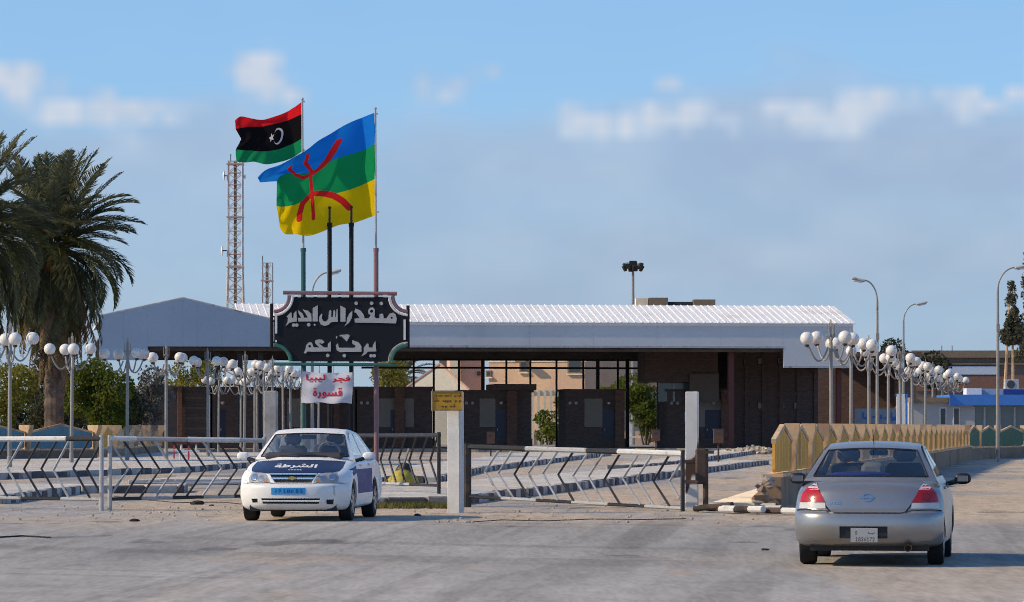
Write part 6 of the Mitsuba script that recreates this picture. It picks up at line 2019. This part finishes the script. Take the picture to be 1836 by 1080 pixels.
def police_car():
    k = thing('police_car', 'white police saloon with navy blue bonnet and blue number plate, facing the viewer', 'car')
    L, W = 4.50, .865
    prof = [(.15, .24), (.03, .30), (.0, .45), (.02, .58), (.08, .66), (.13, .80), (.2, .94), (.3, .99), (.6, 1.02), (1.2, 1.0), (2.4, .985), (3.1, .975), (3.32, .965), (3.75, .90), (4.08, .825), (4.26, .765), (4.34, .72), (4.385, .66), (4.41, .61), (4.44, .585), (4.485, .56), (4.50, .50), (4.50, .40), (4.485, .30), (4.44, .22), (4.3, .175), (3.8, .185), (2.2, .19), (.8, .20)]
    body = loft_body(prof, W, L, .30, .46, .055)
    wells = [m3.Manifold.cylinder(.5, .35, .35, 40).rotate([0, 90, 0]).translate([.61 if sd > 0 else -1.11, yy, .31]) for yy in (1.02, 3.62) for sd in (-1, 1)]
    body = body - m3.Manifold.batch_boolean(wells, m3.OpType.Add)
    surf = tm(body)
    cz = lambda X, Yy: ((X - 578) / 570, (955 - Yy) / 570)
    cp = lambda pts: Polygon([cz(*p) for p in pts]).buffer(0)
    # recesses for grille and lower intake, seams
    def cut(pts, depth):
        g = cp(pts)
        m = trimesh.creation.extrude_polygon(g, depth, engine='earcut')
        v = m.vertices
        m.vertices = np.stack([-v[:, 0], 4.55 - v[:, 2], v[:, 1]], 1)
        m.fix_normals()
        return man(m)
    body = body - cut([(372, 537), (792, 537), (752, 612), (430, 612)], .30) - cut([(310, 747), (835, 747), (822, 796), (325, 796)], .16) - cut([(212, 752), (276, 752), (276, 786), (222, 788)], .34) - cut([(876, 758), (945, 758), (938, 800), (880, 800)], .34)
    for pts in ([(268, 512), (350, 530), (372, 534)], [(792, 534), (820, 548), (905, 512)], [(160, 618), (200, 612), (385, 612), (410, 622), (775, 622), (800, 612), (985, 612), (1010, 618)], [(945, 640), (948, 715)]):
        body = groove(body, surf_pts([cz(*p) for p in pts], surf, 'front', 40), .008, (0, -.05, 0))
    for nm in ('left', 'right'):
        for pts in ([(1.95, .30), (1.95, .97)], [(3.08, .32), (3.1, .95)], [(1.42, .64), (1.2, .97)]):
            body = groove(body, surf_pts(pts, surf, nm, 12), .007)
    M = carM(521, 60.0, .0, PI + math.radians(-5.6))
    M = M @ trimesh.transformations.translation_matrix([0, -L, 0])
    def put(m):
        m = m.copy(); m.apply_transform(M); return m
    bx = m3.Manifold.cube([2.4, .5, .590]).translate([-1.2, L - .46, 0])
    part(k, 'body', put(tm(body - bx)), 'mat_white_paint', smooth=32)
    part(k, 'front_bumper', put(tm(body ^ m3.Manifold.cube([2.4, .5, .586]).translate([-1.2, L - .46, 0]))), 'mat_white_paint', smooth=32)
    gh = [(.62, .99), (.66, 1.04), (.85, 1.15), (1.05, 1.26), (1.2, 1.335), (1.32, 1.38), (1.55, 1.42), (1.9, 1.445), (2.2, 1.44), (2.42, 1.415), (2.52, 1.39), (2.60, 1.355), (2.85, 1.225), (3.10, 1.09), (3.27, .995), (3.34, .95)]
    Wg = lambda z: .79 - .215 * np.clip((z - .95) / .48, -.2, 1.1)
    g = greenhouse(gh, Wg, ((1, 5), (11, 14)), .90, .12, .30, .035, None,
                   [[(2.02, 1.02), (2.02, 1.365), (2.40, 1.345), (2.72, 1.18), (2.98, 1.02)], [(1.93, 1.02), (1.93, 1.365), (1.48, 1.34), (1.2, 1.18), (1.08, 1.02)]])
    part(k, 'cabin', put(g['shell']), 'mat_white_paint', smooth=40)
    part(k, 'windshield', put(g['windshield']), 'mat_glass_clear', smooth=True)
    part(k, 'rear_window', put(g['rear_window']), 'mat_glass_clear', smooth=True)
    vs = g['windshield'].vertices
    if len(vs) % 17 == 0:
        grid = vs.reshape(-1, 17, 3)
        seal = MB()
        for ln in (grid[0], grid[-1], grid[:, 0], grid[:, -1]):
            seal.tube(ln + [0, .004, .003], .012, 5)
        part(k, 'window_seal', put(seal.m()), 'mat_black_plastic')
        base = grid[-1] if grid[-1][:, 2].mean() < grid[0][:, 2].mean() else grid[0]
        for a, b in ((4, 9), (9, 14)):
            p, q = base[a] + [0, .03, .012], base[b] + [0, .0, .03]
            part(k, 'wiper', put(MB().tube([p, q], .009, 5).m()), 'mat_black_plastic')
    for sd in (-1, 1):
        part(k, 'side_frame', put(g['side', sd]), 'mat_white_paint', smooth=False)
        for w in g['glass', sd]:
            part(k, 'side_window', put(w), 'mat_glass_clear', smooth=False)
    for x in (-.34, .34):
        seat(k, x, 2.08, .86, M, 'mat_seat')
    seat(k, 0, 1.25, .74, M, 'mat_seat_pale', .25, 1.0)
    dsh = bevel_box((1.25, .42, .12), .05).apply_translation([0, 3.0, 1.0]); part(k, 'dashboard', put(dsh), 'mat_seat', smooth=40)
    sw = trimesh.creation.torus(.17, .018, 24, 8); sw.apply_transform(trimesh.transformations.rotation_matrix(1.15, [1, 0, 0])); sw.apply_translation([-.34, 2.70, 1.06]); part(k, 'steering_wheel', put(sw), 'mat_seat_pale', smooth=True)
    mr = bevel_box((.24, .03, .075), .015).apply_translation([.0, 2.63, 1.30]); part(k, 'inside_mirror', put(mr), 'mat_black_plastic')
    # navy bonnet laid as its own panel (seen from above: x, y)
    hood = Polygon([(-.70, 3.36), (-.40, 3.44), (0, 3.48), (.40, 3.44), (.70, 3.36), (.715, 3.80), (.685, 4.0), (.60, 4.13), (.44, 4.235), (.2, 4.29), (0, 4.30), (-.2, 4.29), (-.44, 4.235), (-.60, 4.13), (-.685, 4.0), (-.715, 3.80)])
    hk = part(k, 'bonnet', put(drape(hood, surf, 'top', .006, .06)), 'mat_navy_paint', smooth=30, label='navy blue bonnet')
    gw = glyph('shurta', .30, -.33, 3.80, .66)
    gw = affinity.scale(gw, -1, -1, origin=(0, 3.95))
    add(f'{hk}__lettering', put(drape(gw.simplify(.003), surf, 'top', .0085, .05, .004)), 'mat_sign_white', smooth=False)
    add(f'{hk}__small_lettering', put(drape(union_all([sbox(-.12 + i * .045, 4.15, -.09 + i * .045, 4.19) for i in range(5)]), surf, 'top', .0085, .05, .004)), 'mat_pale_metal', smooth=False)
    # headlights
    hl = [(200, 520), (250, 512), (330, 526), (362, 556), (388, 606), (300, 610), (185, 606), (178, 570)]
    for sgn in (1, -1):
        fl = lambda pts: [(578 + sgn * (p[0] - 578), p[1]) for p in pts]
        h = part(k, 'headlight', put(drape(cp(fl(hl)), surf, 'front', .008)), 'mat_headlight', smooth=30)
        for X, Yy, r_, m in ((232, 562, .050, 'mat_headlight_bowl'), (300, 574, .044, 'mat_headlight_bowl'), (345, 590, .02, 'mat_amber_lens')):
            c = cz(*fl([(X, Yy)])[0])
            add(f'{h}__reflector', put(drape(Point(*c).buffer(r_, 14), surf, 'front', .0125, .02)), m, smooth=30)
            add(f'{h}__rim', put(drape(Point(*c).buffer(r_ + .012, 14).difference(Point(*c).buffer(r_, 14)), surf, 'front', .0135, .02)), 'mat_kerb_grey', smooth=30)
    # grille
    yb = 4.30
    q = part(k, 'grille', put(MB().box((0, 4.262, .655), (.72, .02, .15)).m()), 'mat_black_plastic', smooth=False)
    for pts in ([(368, 527), (796, 527), (790, 540), (375, 540)], [(392, 566), (772, 566), (766, 580), (398, 580)]):
        gp = cp(pts)
        m = trimesh.creation.extrude_polygon(gp, .03, engine='earcut'); v = m.vertices
        m.vertices = np.stack([-v[:, 0], 4.385 - v[:, 2] - .0 - np.abs(v[:, 0]) ** 2 * .25, v[:, 1]], 1); m.fix_normals()
        add(f'{q}__bar', put(m), 'mat_chrome', smooth=False)
    for zz in np.linspace(.605, .70, 6):
        add(f'{q}__slat', put(MB().box((0, 4.30, zz), (.64, .03, .005)).m()), 'mat_seat_pale', smooth=False)
    c = cz(582, 572)
    bow = Polygon([(c[0] - .062, c[1] - .014), (c[0] - .022, c[1] - .014), (c[0] - .026, c[1] - .028), (c[0] + .022, c[1] - .028), (c[0] + .026, c[1] - .014), (c[0] + .066, c[1] - .014), (c[0] + .062, c[1] + .014), (c[0] + .022, c[1] + .014), (c[0] + .026, c[1] + .028), (c[0] - .022, c[1] + .028), (c[0] - .026, c[1] + .014), (c[0] - .066, c[1] + .014)]).buffer(0)
    m = trimesh.creation.extrude_polygon(bow, .02, engine='earcut'); v = m.vertices; m.vertices = np.stack([-v[:, 0], 4.405 - v[:, 2], v[:, 1]], 1); m.fix_normals()
    part(k, 'emblem', put(m), 'mat_gold', smooth=False)
    # plate
    g_ = cp([(405, 655), (708, 655), (708, 714), (405, 714)])
    pk = part(k, 'number_plate', put(drape(g_, surf, 'front', .014, .05)), 'mat_plate_blue', smooth=30)
    rr = random.Random(3)
    marks = []
    X = 440
    while X < 680:
        w = rr.uniform(10, 30)
        marks.append(cp([(X, 668 + rr.uniform(-2, 8)), (X + w, 668), (X + w, 694 + rr.uniform(-8, 6)), (X, 700)]).difference(cp([(X + w * .35, 676), (X + w * .65, 676), (X + w * .65, 688), (X + w * .35, 688)])))
        X += w + rr.uniform(5, 26)
    add(f'{pk}__digits', put(drape(union_all(marks), surf, 'front', .0165, .05, .004)), 'mat_blue_decal', smooth=False)
    # lower intake and fog recess backs, bars
    part(k, 'intake', put(MB().box((0, 4.398, .325), (.93, .012, .10)).m()), 'mat_black_plastic', smooth=False)
    part(k, 'intake_bar', put(MB().box((0, 4.45, .325), (.90, .05, .022)).m()), 'mat_white_paint', smooth=False)
    for sgn in (-1, 1):
        part(k, 'fog_recess', put(MB().box((sgn * .585, 4.235, .315), (.13, .012, .075)).m()), 'mat_black_plastic', smooth=False)
    part(k, 'underbody', put(MB().box((0, 2.3, .225), (1.35, 3.9, .12)).m()), 'mat_black_plastic', smooth=False)
    # side decals on both flanks
    for nm in ('left', 'right'):
        part(k, 'flank_stripe', put(drape(Polygon([(1.36, .42), (3.15, .42), (3.2, .80), (1.30, .80)]), surf, nm, .004, .08)), 'mat_blue_decal', smooth=30, label='dark blue panel along the doors')
        part(k, 'wing_stripe', put(drape(Polygon([(3.2, .74), (3.66, .70), (3.74, .80), (3.2, .86)]), surf, nm, .004, .05)), 'mat_blue_decal', smooth=30, label='dark blue flash on the front wing')
    for yy in (1.02, 3.62):
        for sd in (-1, 1):
            wheel(k, sd * .745, yy, .31, .20, sd, M)
    for sd in (-1, 1):
        mirror(k, sd * 1.0, 2.92, 1.0, M, 'mat_white_paint', sd, True)
        for yy in (1.55, 2.6):
            hx = surf_pts([(yy, .86), (yy + .02, .86)], surf, 'left' if sd < 0 else 'right', 2)
            if len(hx):
                h = bevel_box((.03, .17, .03), .01).apply_translation(hx[0] + [sd * .012, .08, 0]); part(k, 'door_handle', put(h), 'mat_white_paint')


police_car()
